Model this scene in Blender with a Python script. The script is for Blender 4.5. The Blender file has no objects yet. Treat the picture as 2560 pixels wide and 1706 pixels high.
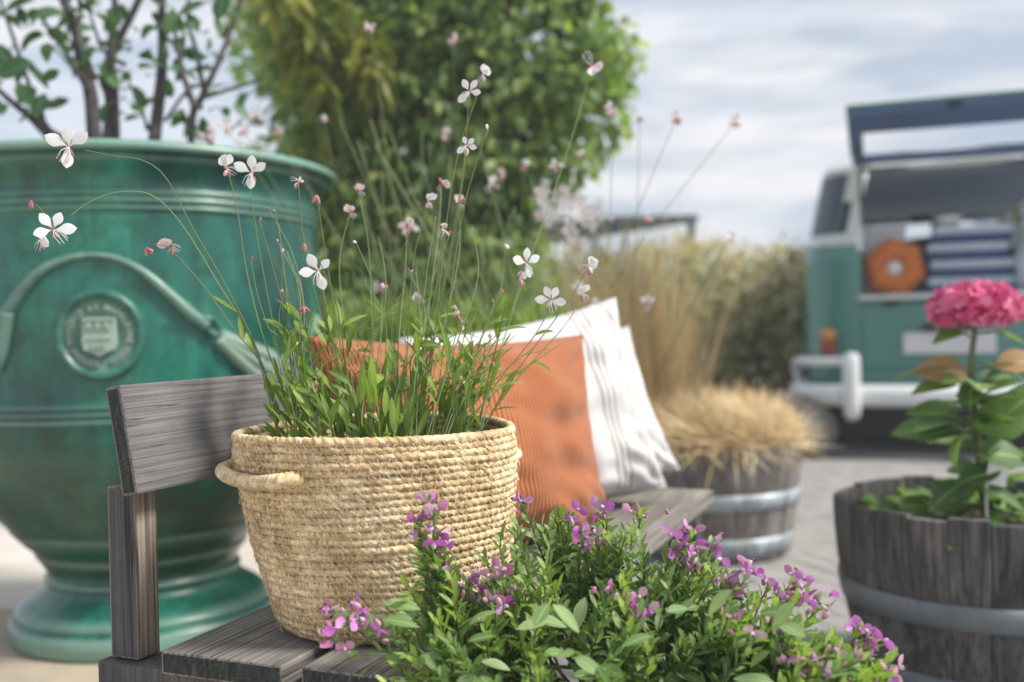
import bpy, bmesh, math, random
import numpy as np
from mathutils import Vector, Matrix, Euler, noise

random.seed(7); np.random.seed(7)
R = math.radians
scene = bpy.context.scene
COL = scene.collection
uni = random.uniform

# ------------------------------------------------------------------ camera
FPX = 2550.0
cam_d = bpy.data.cameras.new('camera'); cam = bpy.data.objects.new('camera', cam_d); COL.objects.link(cam)
scene.camera = cam
cam_d.sensor_width = 36.0; cam_d.lens = FPX/2560*36
cam_d.clip_start = 0.05; cam_d.clip_end = 2000
CAMZ = 0.85
ROT = Matrix.Rotation(R(90-0.74), 3, 'X') @ Matrix.Rotation(R(-1.2), 3, 'Z')
cam.matrix_world = Matrix.Translation((0, 0, CAMZ)) @ ROT.to_4x4()
cam_d.dof.use_dof = True
cam_d.dof.focus_distance = 1.30
cam_d.dof.aperture_fstop = 2.35
cam_d.dof.aperture_blades = 0

def ray(px, py): return ROT @ Vector(((px-1280)/FPX, -(py-853)/FPX, -1))
def at(px, py, Y):
    d = ray(px, py); return Vector((0, 0, CAMZ)) + d*(Y/d.y)
def at2(px, py, Y): return at(px*1.088, py*1.088, Y)
def onz(px, py, z):
    d = ray(px, py); return Vector((0, 0, CAMZ)) + d*((z-CAMZ)/d.z)

# ------------------------------------------------------------------ world, sun, exposure
SUNV = Vector((0.72, -0.16, 0.80)).normalized()
w = bpy.data.worlds.new('World'); scene.world = w; w.use_nodes = True
nt = w.node_tree; nt.nodes.clear(); N = nt.nodes.new; LK = nt.links.new
out = N('ShaderNodeOutputWorld'); mix = N('ShaderNodeMixShader')
bgs = N('ShaderNodeBackground'); bgc = N('ShaderNodeBackground')
sky = N('ShaderNodeTexSky'); sky.sky_type = 'NISHITA'; sky.sun_disc = False
sky.sun_elevation = math.asin(SUNV.z); sky.sun_rotation = math.atan2(SUNV.x, SUNV.y)
LK(sky.outputs[0], bgs.inputs[0]); bgs.inputs[1].default_value = 0.11
tc = N('ShaderNodeTexCoord'); mp = N('ShaderNodeMapping'); mp.inputs['Scale'].default_value = (1.6, 1.2, 8.5)
mp.inputs['Rotation'].default_value = (0.0, 0.10, 0.0); mp.inputs['Location'].default_value = (0.3, 0.0, 0.15)
LK(tc.outputs['Generated'], mp.inputs[0])
nz = N('ShaderNodeTexNoise'); nz.inputs['Scale'].default_value = 2.1; nz.inputs['Detail'].default_value = 6; nz.inputs['Roughness'].default_value = 0.52
LK(mp.outputs[0], nz.inputs['Vector'])
cr = N('ShaderNodeValToRGB'); cr.color_ramp.elements[0].position = 0.30; cr.color_ramp.elements[0].color = (0.58, 0.58, 0.58, 1)
cr.color_ramp.elements[1].position = 0.62; cr.color_ramp.elements[1].color = (1, 1, 1, 1)
LK(nz.outputs[0], cr.inputs[0]); LK(cr.outputs[0], mix.inputs[0])
nz2 = N('ShaderNodeTexNoise'); nz2.inputs['Scale'].default_value = 3.3; nz2.inputs['Detail'].default_value = 5
LK(mp.outputs[0], nz2.inputs['Vector'])
cc = N('ShaderNodeValToRGB'); cc.color_ramp.elements[0].position = 0.38; cc.color_ramp.elements[0].color = (0.56, 0.65, 0.78, 1)
cc.color_ramp.elements[1].position = 0.60; cc.color_ramp.elements[1].color = (1.0, 1.0, 1.03, 1)
LK(nz2.outputs[0], cc.inputs[0]); LK(cc.outputs[0], bgc.inputs[0]); bgc.inputs[1].default_value = 0.605
LK(bgs.outputs[0], mix.inputs[1]); LK(bgc.outputs[0], mix.inputs[2]); LK(mix.outputs[0], out.inputs[0])
sd = bpy.data.lights.new('sun', 'SUN'); sd.energy = 3.5; sd.angle = R(14); sd.color = (1, 0.95, 0.87)
so = bpy.data.objects.new('sun', sd); COL.objects.link(so)
so.rotation_euler = (-SUNV).to_track_quat('-Z', 'Y').to_euler()
scene.view_settings.view_transform = 'Standard'; scene.view_settings.look = 'None'
scene.view_settings.exposure = 0.66; scene.view_settings.gamma = 1; scene.view_settings.use_curve_mapping = False
scene.render.engine = 'CYCLES'
scene.cycles.use_denoising = True
scene.cycles.max_bounces = 8; scene.cycles.transparent_max_bounces = 12

# ------------------------------------------------------------------ materials
def newmat(name):
    m = bpy.data.materials.new(name); m.use_nodes = True
    n = m.node_tree; b = n.nodes['Principled BSDF']
    return m, n, b
def node(n, t, **kw):
    x = n.nodes.new(t)
    for k, v in kw.items():
        if k in x.inputs: x.inputs[k].default_value = v
        else: setattr(x, k, v)
    return x
def ramp(n, src, stops):
    r = n.nodes.new('ShaderNodeValToRGB'); e = r.color_ramp.elements
    while len(e) < len(stops): e.new(0.5)
    for i, (p, c) in enumerate(stops):
        e[i].position = p; e[i].color = (c[0], c[1], c[2], 1)
    n.links.new(src, r.inputs[0]); return r.outputs[0]
def coords(n, kind='Object', scale=(1, 1, 1), rot=(0, 0, 0)):
    t = n.nodes.new('ShaderNodeTexCoord'); m = n.nodes.new('ShaderNodeMapping')
    m.inputs['Scale'].default_value = scale; m.inputs['Rotation'].default_value = rot
    n.links.new(t.outputs[kind], m.inputs[0]); return m.outputs[0]
def objrand_shift(n, vec, amt=7.0):
    oi = n.nodes.new('ShaderNodeObjectInfo'); ad = n.nodes.new('ShaderNodeVectorMath'); ad.operation = 'ADD'
    ml = n.nodes.new('ShaderNodeMath'); ml.operation = 'MULTIPLY'; ml.inputs[1].default_value = amt
    n.links.new(oi.outputs['Random'], ml.inputs[0])
    n.links.new(vec, ad.inputs[0]); n.links.new(ml.outputs[0], ad.inputs[1]); return ad.outputs[0]
def noise_tex(n, vec, scale, detail=5, rough=0.55, dist=0):
    t = node(n, 'ShaderNodeTexNoise', Scale=scale, Detail=detail, Roughness=rough, Distortion=dist)
    n.links.new(vec, t.inputs['Vector']); return t.outputs[0]
def bump(n, b, h, strength=0.5, dist=0.01):
    x = node(n, 'ShaderNodeBump', Strength=strength, Distance=dist)
    n.links.new(h, x.inputs['Height']); n.links.new(x.outputs[0], b.inputs['Normal']); return x
def mixc(n, fac, a, c, mode='MIX'):
    m = n.nodes.new('ShaderNodeMix'); m.data_type = 'RGBA'; m.blend_type = mode
    for s, v in ((m.inputs[0], fac), (m.inputs[6], a), (m.inputs[7], c)):
        if isinstance(v, bpy.types.NodeSocket): n.links.new(v, s)
        elif isinstance(v, (int, float)): s.default_value = v
        else: s.default_value = (v[0], v[1], v[2], 1)
    return m.outputs[2]

def simple(name, col, rough=0.6, metal=0, var=0.12, scale=8, bmp=0.15):
    m, n, b = newmat(name)
    v = objrand_shift(n, coords(n))
    f = noise_tex(n, v, scale, 6)
    c = ramp(n, f, [(0.3, [x*(1-var) for x in col]), (0.7, [min(1, x*(1+var)) for x in col])])
    n.links.new(c, b.inputs['Base Color']); b.inputs['Roughness'].default_value = rough; b.inputs['Metallic'].default_value = metal
    if bmp: bump(n, b, f, bmp, 0.01)
    return m

def wood(name, dark, light, axis=0, scale=1.0, knots=True, contrast=1.0):
    m, n, b = newmat(name)
    s = [230*scale]*3; s[axis] = 3.0*scale
    v = objrand_shift(n, coords(n, scale=tuple(s)), 3)
    f1 = noise_tex(n, v, 1.0, 4, 0.6, 0.35)
    s2 = [26*scale]*3; s2[axis] = 1.3*scale
    v2 = objrand_shift(n, coords(n, scale=tuple(s2)), 5)
    f2 = noise_tex(n, v2, 1.0, 4, 0.6, 0.8)
    v3 = objrand_shift(n, coords(n), 9)
    f3 = noise_tex(n, v3, 14, 6, 0.65)
    mid = [(a+c)/2 for a, c in zip(dark, light)]
    c1 = ramp(n, f1, [(0.34, dark), (0.47, mid), (0.62, light)])
    c2 = ramp(n, f2, [(0.3, (0.78, 0.78, 0.80)), (0.65, (1.1, 1.09, 1.06))])
    c3 = ramp(n, f3, [(0.35, (0.78, 0.78, 0.8)), (0.7, (1.12, 1.1, 1.08))])
    c = mixc(n, 0.8, c1, c2, 'MULTIPLY'); c = mixc(n, 0.7, c, c3, 'MULTIPLY')
    s4 = [55*scale]*3; s4[axis] = 0.9*scale
    f4 = noise_tex(n, objrand_shift(n, coords(n, scale=tuple(s4)), 11), 1.0, 2, 0.5, 0.5)
    c = mixc(n, 1.0, c, ramp(n, f4, [(0.375, (1, 1, 1)), (0.39, (0.30, 0.29, 0.28)), (0.405, (1, 1, 1))]), 'MULTIPLY')
    f5 = noise_tex(n, objrand_shift(n, coords(n), 13), 3.5, 5, 0.7)
    c = mixc(n, 0.8, c, ramp(n, f5, [(0.35, (0.72, 0.72, 0.74)), (0.65, (1.15, 1.13, 1.1))]), 'MULTIPLY')
    n.links.new(c, b.inputs['Base Color']); b.inputs['Roughness'].default_value = 0.82
    b.inputs['Specular IOR Level'].default_value = 0.25
    bump(n, b, f1, 0.8, 0.0022)
    return m

def leafmat(name, c_dark, c_mid, c_light, trans=0.3, rough=0.5, vein=True, tint=(1.25, 1.35, 0.6)):
    m, n, b = newmat(name)
    at_ = n.nodes.new('ShaderNodeAttribute'); at_.attribute_name = 'rnd'
    oi = n.nodes.new('ShaderNodeObjectInfo')
    ad = n.nodes.new('ShaderNodeMath'); ad.operation = 'ADD'; n.links.new(at_.outputs['Fac'], ad.inputs[0]); n.links.new(oi.outputs['Random'], ad.inputs[1])
    fr = n.nodes.new('ShaderNodeMath'); fr.operation = 'FRACT'; n.links.new(ad.outputs[0], fr.inputs[0])
    c = ramp(n, fr.outputs[0], [(0.0, c_dark), (0.55, c_mid), (1.0, c_light)])
    uvn = n.nodes.new('ShaderNodeUVMap')
    if vein:
        sp = n.nodes.new('ShaderNodeSeparateXYZ'); n.links.new(uvn.outputs[0], sp.inputs[0])
        a = n.nodes.new('ShaderNodeMath'); a.operation = 'ABSOLUTE'
        s_ = n.nodes.new('ShaderNodeMath'); s_.operation = 'SUBTRACT'; s_.inputs[1].default_value = 0.5
        n.links.new(sp.outputs[0], s_.inputs[0]); n.links.new(s_.outputs[0], a.inputs[0])
        vr = ramp(n, a.outputs[0], [(0.0, (1, 1, 1)), (0.07, (0, 0, 0))])
        c = mixc(n, vr, c, [min(1, x*1.25+0.01) for x in c_light])
    n.links.new(c, b.inputs['Base Color']); b.inputs['Roughness'].default_value = rough
    tr = n.nodes.new('ShaderNodeBsdfTranslucent')
    c2 = mixc(n, 1.0, c, tint, 'MULTIPLY')
    n.links.new(c2, tr.inputs[0])
    mx = n.nodes.new('ShaderNodeMixShader'); mx.inputs[0].default_value = trans
    n.links.new(b.outputs[0], mx.inputs[1]); n.links.new(tr.outputs[0], mx.inputs[2])
    n.links.new(mx.outputs[0], n.nodes['Material Output'].inputs[0])
    return m

M = {}
# urn glaze
m, n, b = newmat('green_glaze')
v = coords(n); vs = coords(n, scale=(1, 1, 0.45))
f = noise_tex(n, vs, 3.2, 8, 0.62, 0.6); f2 = noise_tex(n, v, 16, 8, 0.7, 0.2); f3 = noise_tex(n, v, 60, 4, 0.6)
c = ramp(n, f, [(0.30, (0.003, 0.042, 0.044)), (0.46, (0.006, 0.102, 0.080)), (0.68, (0.022, 0.215, 0.145))])
c2 = ramp(n, f2, [(0.34, (0.42, 0.52, 0.45)), (0.52, (1, 1, 1)), (0.75, (1.25, 1.15, 1.1))])
c = mixc(n, 0.85, c, c2, 'MULTIPLY')
# darker mossy stains between z .15 and .5 : real staining of the lower bowl
sp = n.nodes.new('ShaderNodeSeparateXYZ'); tcn = n.nodes.new('ShaderNodeTexCoord'); n.links.new(tcn.outputs['Object'], sp.inputs[0])
st = ramp(n, sp.outputs[2], [(0.12, (0, 0, 0)), (0.20, (1, 1, 1)), (0.40, (1, 1, 1)), (0.62, (0, 0, 0))])
fs = noise_tex(n, vs, 4.5, 6, 0.65); sr = ramp(n, fs, [(0.38, (0.1, 0.1, 0.1)), (0.56, (0.95, 0.95, 0.95))])
fd = noise_tex(n, coords(n, scale=(9, 9, 0.9)), 2.2, 6, 0.7, 0.5)
c = mixc(n, 0.75, c, ramp(n, fd, [(0.36, (0.55, 0.62, 0.60)), (0.5, (1, 1, 1)), (0.68, (1.35, 1.25, 1.2))]), 'MULTIPLY')
fc = noise_tex(n, v, 38, 5, 0.75); c = mixc(n, ramp(n, fc, [(0.66, (0, 0, 0)), (0.72, (0.6, 0.6, 0.6))]), c, (0.03, 0.04, 0.03))
sm = mixc(n, 1.0, st, sr, 'MULTIPLY')
c = mixc(n, sm, c, (0.012, 0.045, 0.022))
gq = n.nodes.new('ShaderNodeNewGeometry'); pe = ramp(n, gq.outputs['Pointiness'], [(0.508, (0, 0, 0)), (0.55, (0.55, 0.55, 0.55))])  # pale highlights painted into the colour along edges and rings
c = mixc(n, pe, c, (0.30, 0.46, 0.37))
n.links.new(c, b.inputs['Base Color']); b.inputs['Roughness'].default_value = 0.33
b.inputs['Coat Weight'].default_value = 0.25; b.inputs['Coat Roughness'].default_value = 0.22
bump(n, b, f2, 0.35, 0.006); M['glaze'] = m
# relief glaze: thin, paler glaze, with pale highlights painted along raised edges
m, n, b = newmat('relief_glaze')
f = noise_tex(n, coords(n), 22, 6, 0.65)
c = ramp(n, f, [(0.32, (0.015, 0.085, 0.07)), (0.55, (0.035, 0.16, 0.12)), (0.75, (0.14, 0.25, 0.19))])
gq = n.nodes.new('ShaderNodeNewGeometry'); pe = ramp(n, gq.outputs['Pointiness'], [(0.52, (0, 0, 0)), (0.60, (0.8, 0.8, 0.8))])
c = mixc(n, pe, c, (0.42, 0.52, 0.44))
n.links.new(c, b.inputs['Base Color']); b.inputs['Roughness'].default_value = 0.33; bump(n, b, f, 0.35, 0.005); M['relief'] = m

M['wood_x'] = wood('weathered_plank_wood', (0.085, 0.080, 0.078), (0.36, 0.335, 0.30))
M['wood_back'] = wood('weathered_backrest_wood', (0.115, 0.112, 0.118), (0.205, 0.198, 0.20), scale=1.25)
M['wood_post'] = wood('weathered_post_wood', (0.09, 0.082, 0.078), (0.40, 0.34, 0.28), axis=2, scale=0.85)
M['wood_dark'] = wood('dark_grey_wood', (0.06, 0.06, 0.064), (0.135, 0.132, 0.135), axis=2)
m, n, b = newmat('dark_end_grain')
v = objrand_shift(n, coords(n, scale=(1, 60, 14)), 4); f = noise_tex(n, v, 2.5, 6, 0.65, 0.8)
wv = node(n, 'ShaderNodeTexWave', Scale=30.0, Distortion=6.0, Detail=3.0); wv.wave_type = 'RINGS'; n.links.new(objrand_shift(n, coords(n, scale=(0, 1, 2.0)), .08), wv.inputs[0])
c = ramp(n, f, [(0.35, (0.012, 0.018, 0.016)), (0.6, (0.05, 0.055, 0.052)), (0.78, (0.16, 0.15, 0.14))])
c = mixc(n, 0.35, c, ramp(n, wv.outputs[0], [(0.2, (0.4, 0.4, 0.4)), (0.8, (1.3, 1.3, 1.3))]), 'MULTIPLY')
n.links.new(c, b.inputs['Base Color']); b.inputs['Roughness'].default_value = 0.9; bump(n, b, f, 0.8, 0.003); M['endgrain'] = m

# straw
def straw(name, a, c_, d, st=2.2):
    m, n, b = newmat(name)
    uvn = n.nodes.new('ShaderNodeUVMap'); mp_ = n.nodes.new('ShaderNodeMapping'); n.links.new(uvn.outputs[0], mp_.inputs[0])
    mp_.inputs['Scale'].default_value = (st, 2.5, 1); mp_.inputs['Rotation'].default_value = (0, 0, 0)
    f = noise_tex(n, objrand_shift(n, mp_.outputs[0], 40), 2.0, 4, 0.65)
    g = noise_tex(n, coords(n), 9, 4, 0.6); k = noise_tex(n, coords(n, scale=(1, 1, 2.5)), 45, 3, 0.6)
    col = ramp(n, f, [(0.34, a), (0.47, c_), (0.62, d)])
    col = mixc(n, 0.9, col, ramp(n, g, [(0.34, (0.66, 0.55, 0.42)), (0.52, (1.0, 0.95, 0.86)), (0.66, (1.12, 1.12, 1.12))]), 'MULTIPLY')
    col = mixc(n, 0.7, col, ramp(n, k, [(0.38, (0.60, 0.54, 0.46)), (0.60, (1.15, 1.13, 1.1))]), 'MULTIPLY')
    n.links.new(col, b.inputs['Base Color']); b.inputs['Roughness'].default_value = 0.7
    b.inputs['Specular IOR Level'].default_value = 0.3
    bump(n, b, f, 0.5, 0.0015); return m
M['straw'] = straw('twisted_straw', (0.33, 0.22, 0.10), (0.64, 0.50, 0.30), (0.88, 0.80, 0.62))
M['straw_pale'] = straw('pale_straw', (0.55, 0.42, 0.24), (0.74, 0.62, 0.42), (0.84, 0.76, 0.58), 30)
M['thread'] = simple('stitching_thread', (0.80, 0.72, 0.54), 0.7, bmp=0)

def cloth(name, col, stripes=None, cord=None):
    m, n, b = newmat(name)
    uvn = n.nodes.new('ShaderNodeUVMap'); sp = n.nodes.new('ShaderNodeSeparateXYZ'); n.links.new(uvn.outputs[0], sp.inputs[0])
    f = noise_tex(n, coords(n), 120, 3, 0.6); g = noise_tex(n, coords(n), 6, 5, 0.6)
    c = ramp(n, g, [(0.3, [x*0.88 for x in col]), (0.7, [min(1, x*1.06) for x in col])])
    b.inputs['Roughness'].default_value = 0.92; b.inputs['Specular IOR Level'].default_value = 0.15
    b.inputs['Sheen Weight'].default_value = 0.25
    if stripes:
        r = n.nodes.new('ShaderNodeValToRGB'); r.color_ramp.interpolation = 'LINEAR'
        e = r.color_ramp.elements; pts = [(0.0, 0)]
        for s0, s1 in stripes: pts += [(s0-0.0015, 0), (s0, 1), (s1, 1), (s1+0.0015, 0)]
        while len(e) < len(pts): e.new(0.5)
        for i, (p, val) in enumerate(pts): e[i].position = p; e[i].color = (val, val, val, 1)
        n.links.new(sp.outputs[0], r.inputs[0])
        c = mixc(n, r.outputs[0], c, (0.27, 0.22, 0.175))
    if cord:
        ml = n.nodes.new('ShaderNodeMath'); ml.operation = 'MULTIPLY'; ml.inputs[1].default_value = cord*2*math.pi
        n.links.new(sp.outputs[0], ml.inputs[0]); sn = n.nodes.new('ShaderNodeMath'); sn.operation = 'SINE'; n.links.new(ml.outputs[0], sn.inputs[0])
        mr = n.nodes.new('ShaderNodeMapRange'); mr.inputs[1].default_value = -1; n.links.new(sn.outputs[0], mr.inputs[0])
        pw = n.nodes.new('ShaderNodeMath'); pw.operation = 'POWER'; pw.inputs[1].default_value = 0.6; n.links.new(mr.outputs[0], pw.inputs[0])
        c = mixc(n, 1.0, c, ramp(n, pw.outputs[0], [(0.2, (0.50, 0.40, 0.36)), (0.75, (1.12, 1.12, 1.12))]), 'MULTIPLY')
        bump(n, b, pw.outputs[0], 0.8, 0.0016)
    else: bump(n, b, f, 0.3, 0.0006)
    n.links.new(c, b.inputs['Base Color']); return m
M['cord'] = cloth('orange_corduroy', (0.405, 0.148, 0.060), cord=86)
M['linen'] = cloth('white_linen_striped', (0.78, 0.77, 0.77), stripes=[(0.62, 0.628), (0.645, 0.655), (0.672, 0.680), (0.84, 0.846), (0.862, 0.868), (0.30, 0.307)][:0] + [(0.28, 0.287), (0.305, 0.313), (0.60, 0.607)])
def linen_mat(name, st): return cloth(name, (0.60, 0.597, 0.60), stripes=st)

M['gleaf'] = leafmat('gaura_leaf', (0.12, 0.21, 0.03), (0.20, 0.31, 0.05), (0.31, 0.43, 0.10), 0.42)
M['gstem'] = leafmat('gaura_stem', (0.12, 0.17, 0.05), (0.17, 0.23, 0.08), (0.25, 0.28, 0.13), 0.15, vein=False)
M['pleaf'] = leafmat('polygala_leaf', (0.10, 0.19, 0.05), (0.20, 0.32, 0.11), (0.33, 0.44, 0.20), 0.38)
M['pleaf_y'] = leafmat('young_polygala_leaf', (0.20, 0.34, 0.05), (0.28, 0.42, 0.07), (0.36, 0.48, 0.12), 0.42)
M['pstem'] = leafmat('polygala_stem', (0.08, 0.09, 0.03), (0.13, 0.14, 0.05), (0.18, 0.16, 0.08), 0.05, vein=False)
M['tleaf'] = leafmat('urn_tree_leaf', (0.03, 0.085, 0.035), (0.06, 0.15, 0.055), (0.11, 0.22, 0.08), 0.35)
M['bleaf'] = leafmat('climber_leaf', (0.10, 0.18, 0.08), (0.22, 0.34, 0.11), (0.42, 0.48, 0.16), 0.5, vein=False)
M['yleaf'] = leafmat('olive_leaf', (0.13, 0.16, 0.02), (0.22, 0.24, 0.035), (0.34, 0.33, 0.08), 0.45, vein=False)
M['hleaf'] = leafmat('hedge_leaf', (0.20, 0.22, 0.09), (0.40, 0.40, 0.18), (0.60, 0.56, 0.30), 0.5, vein=False)
M['hflower'] = leafmat('hedge_blossom', (0.52, 0.47, 0.22), (0.66, 0.58, 0.32), (0.75, 0.66, 0.48), 0.25, vein=False, tint=(1, 1, 1))
M['gshrub'] = leafmat('grey_shrub_leaf', (0.11, 0.17, 0.09), (0.17, 0.24, 0.13), (0.25, 0.31, 0.18), 0.3, vein=False)
M['hyleaf'] = leafmat('hydrangea_leaf', (0.055, 0.13, 0.035), (0.13, 0.24, 0.06), (0.25, 0.37, 0.10), 0.4)
M['dry'] = leafmat('dry_grass_blade', (0.58, 0.42, 0.20), (0.72, 0.56, 0.32), (0.82, 0.70, 0.46), 0.35, vein=False, tint=(1, 1, 1))
M['feather'] = leafmat('feather_grass_blade', (0.50, 0.34, 0.18), (0.64, 0.46, 0.27), (0.58, 0.54, 0.28), 0.4, vein=False, tint=(1, 1, 1))
M['brown_leaf'] = leafmat('withered_leaf', (0.30, 0.17, 0.07), (0.42, 0.25, 0.12), (0.5, 0.36, 0.2), 0.3)
M['white_petal'] = leafmat('white_petal', (0.80, 0.80, 0.81), (0.83, 0.83, 0.84), (0.85, 0.85, 0.86), 0.4, vein=False, tint=(1, 1, 1))
M['pinkish_petal'] = leafmat('blush_petal', (0.76, 0.55, 0.56), (0.82, 0.68, 0.68), (0.85, 0.8, 0.8), 0.3, vein=False, tint=(1, 1, 1))
M['calyx'] = leafmat('pink_calyx', (0.45, 0.16, 0.16), (0.55, 0.24, 0.22), (0.62, 0.36, 0.32), 0.2, vein=False, tint=(1, 1, 1))
M['wing'] = leafmat('purple_wing_petal', (0.50, 0.10, 0.50), (0.62, 0.20, 0.60), (0.72, 0.38, 0.68), 0.42, vein=False, tint=(1, 1, 1))
M['mauve'] = leafmat('mauve_petal', (0.52, 0.20, 0.36), (0.62, 0.34, 0.46), (0.72, 0.50, 0.54), 0.3, vein=False, tint=(1, 1, 1))
M['keel'] = leafmat('pale_keel', (0.45, 0.20, 0.48), (0.62, 0.42, 0.62), (0.78, 0.70, 0.76), 0.3, vein=False, tint=(1, 1, 1))
M['darkbud'] = simple('dark_purple_tip', (0.06, 0.012, 0.06), 0.6, bmp=0)
M['floret'] = leafmat('hydrangea_floret', (0.58, 0.05, 0.19), (0.70, 0.10, 0.27), (0.82, 0.30, 0.45), 0.3, vein=False, tint=(1, 1, 1))
M['bark'] = simple('dark_bark', (0.07, 0.062, 0.066), 0.85, var=0.4, scale=30, bmp=0.6)
M['soil'] = simple('dark_soil', (0.05, 0.035, 0.025), 0.95, var=0.4, scale=60, bmp=0.8)
M['stave'] = wood('barrel_stave_wood', (0.050, 0.050, 0.052), (0.165, 0.160, 0.155), axis=2, scale=0.6)
M['stave_pale'] = wood('pale_barrel_stave', (0.16, 0.15, 0.15), (0.32, 0.30, 0.28), axis=2, scale=0.6)
M['hoop'] = simple('galvanised_hoop', (0.17, 0.20, 0.22), 0.55, 0.35, 0.2, 12, 0.2)
M['hoop_pale'] = simple('pale_galvanised_hoop', (0.38, 0.44, 0.48), 0.5, 0.3, 0.15, 12, 0.2)
M['vgreen'] = simple('van_green_paint', (0.07, 0.22, 0.19), 0.22, 0, 0.06, 3, 0)
M['vwhite'] = simple('van_cream_paint', (0.60, 0.63, 0.63), 0.25, 0, 0.04, 3, 0)
M['bumper'] = simple('white_bumper_paint', (0.74, 0.76, 0.77), 0.3, 0, 0.03, 3, 0)
M['vblue'] = simple('hatch_blue_lining', (0.055, 0.11, 0.24), 0.5, 0, 0.08, 3, 0)
M['vgrey'] = simple('van_grey_lining', (0.42, 0.48, 0.55), 0.8, 0, 0.08, 3, 0)
M['vdark'] = simple('black_rubber', (0.012, 0.014, 0.017), 0.8, 0, 0.2, 10, 0.2)
M['amber'] = simple('amber_lens', (0.55, 0.25, 0.05), 0.2, 0, 0.05, 5, 0)
M['redlens'] = simple('red_lens', (0.28, 0.03, 0.02), 0.2, 0, 0.05, 5, 0)
M['plate'] = simple('number_plate_white', (0.62, 0.62, 0.64), 0.4, 0, 0.03, 5, 0)
M['ink'] = simple('plate_black_ink', (0.03, 0.03, 0.035), 0.5, 0, 0.03, 5, 0)
M['white'] = simple('white_painted', (0.78, 0.79, 0.80), 0.5, 0, 0.04, 5, 0)
M['orange'] = simple('orange_fabric', (0.62, 0.17, 0.035), 0.85, 0, 0.15, 8, 0.2)
M['navy'] = simple('navy_cloth', (0.03, 0.075, 0.19), 0.9, 0, 0.1, 8, 0.2)
M['paleblue'] = simple('pale_blue_cloth', (0.50, 0.57, 0.66), 0.9, 0, 0.1, 8, 0.2)
M['concrete'] = simple('pale_concrete', (0.56, 0.51, 0.46), 0.9, 0, 0.12, 3, 0.1)
M['slab'] = simple('sandy_stone_paving', (0.40, 0.335, 0.255), 0.9, 0, 0.18, 6, 0.25)
M['paver'] = simple('grey_paver', (0.29, 0.275, 0.265), 0.9, 0, 0.2, 9, 0.3)
M['joint'] = simple('sandy_joint', (0.22, 0.205, 0.19), 0.95, 0, 0.2, 20, 0.3)
M['canopy'] = simple('dark_canopy', (0.045, 0.06, 0.075), 1.0, 0, 0.1, 4, 0); M['canopy'].node_tree.nodes['Principled BSDF'].inputs['Specular IOR Level'].default_value = 0.0
for key in ('hoop', 'hoop_pale'):
    n = M[key].node_tree; b = n.nodes['Principled BSDF']; src = b.inputs['Base Color'].links[0].from_socket
    fr_ = noise_tex(n, coords(n, scale=(1, 1, .5)), 11, 7, 0.7, 0.3)
    n.links.new(mixc(n, ramp(n, fr_, [(0.50, (0, 0, 0)), (0.66, (0.75, 0.75, 0.75))]), src, (0.115, 0.085, 0.062)), b.inputs['Base Color'])
for key in ('stave', 'stave_pale'):
    n = M[key].node_tree; b = n.nodes['Principled BSDF']; src = b.inputs['Base Color'].links[0].from_socket
    fr_ = noise_tex(n, coords(n, scale=(6, 6, 1.2)), 2.6, 6, 0.7, 0.4)
    n.links.new(mixc(n, 0.9, src, ramp(n, fr_, [(0.38, (0.42, 0.42, 0.40)), (0.55, (1, 1, 1)), (0.7, (1.4, 1.35, 1.3))]), 'MULTIPLY'), b.inputs['Base Color'])
m, n, b = newmat('tinted_glass'); b.inputs['Base Color'].default_value = (0.03, 0.05, 0.08, 1); b.inputs['Roughness'].default_value = 0.04
b.inputs['Specular IOR Level'].default_value = 0.7; M['glass'] = m
m, n, b = newmat('clear_glass'); b.inputs['Base Color'].default_value = (0.95, 0.97, 1, 1); b.inputs['Roughness'].default_value = 0.02
b.inputs['Transmission Weight'].default_value = 0.96; b.inputs['IOR'].default_value = 1.05; M['clear'] = m

m, n, b = newmat('blue_tinted_glass'); b.inputs['Base Color'].default_value = (0.22, 0.30, 0.42, 1); b.inputs['Roughness'].default_value = 0.05
b.inputs['Transmission Weight'].default_value = 0.9; b.inputs['IOR'].default_value = 1.05; M['clearblue'] = m

# ------------------------------------------------------------------ helpers
def link(o, parent=None):
    COL.objects.link(o)
    if parent is not None: o.parent = parent
    return o
def props(o, label=None, cat=None, group=None, kind=None):
    if label: o['label'] = label
    if cat: o['category'] = cat
    if group: o['group'] = group
    if kind: o['kind'] = kind
    return o
def thing(name, loc, label, cat, rz=0, group=None):
    o = bpy.data.objects.new(name, None); o.location = loc; o.rotation_euler = (0, 0, rz); o.empty_display_size = 0.05
    link(o); return props(o, label, cat, group)
def mesh(name, V, F, mat, smooth=True, uv=None, rnd=None):
    me = bpy.data.meshes.new(name); me.from_pydata([tuple(v) for v in V], [], F)
    mats = mat if isinstance(mat, (list, tuple)) else [mat]
    for m_ in mats: me.materials.append(m_)
    if smooth: me.polygons.foreach_set('use_smooth', [True]*len(me.polygons))
    if uv is not None:
        l = me.uv_layers.new(name='UVMap'); idx = np.empty(len(me.loops), np.int32); me.loops.foreach_get('vertex_index', idx)
        l.data.foreach_set('uv', np.asarray(uv, np.float32)[idx].ravel())
    if rnd is not None:
        a = me.attributes.new('rnd', 'FLOAT', 'POINT'); a.data.foreach_set('value', np.asarray(rnd, np.float32))
    me.update(); return me
def mobj(name, me, parent=None, M4=None, kind=None):
    o = bpy.data.objects.new(name, me)
    if M4 is not None: o.matrix_basis = M4
    link(o, parent)
    if kind: o['kind'] = kind
    return o
def place_inv(parent):   # inverse of a top-level thing's transform, so that children can be given in world coordinates
    return (Matrix.Translation(parent.location) @ parent.rotation_euler.to_matrix().to_4x4()).inverted()

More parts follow.
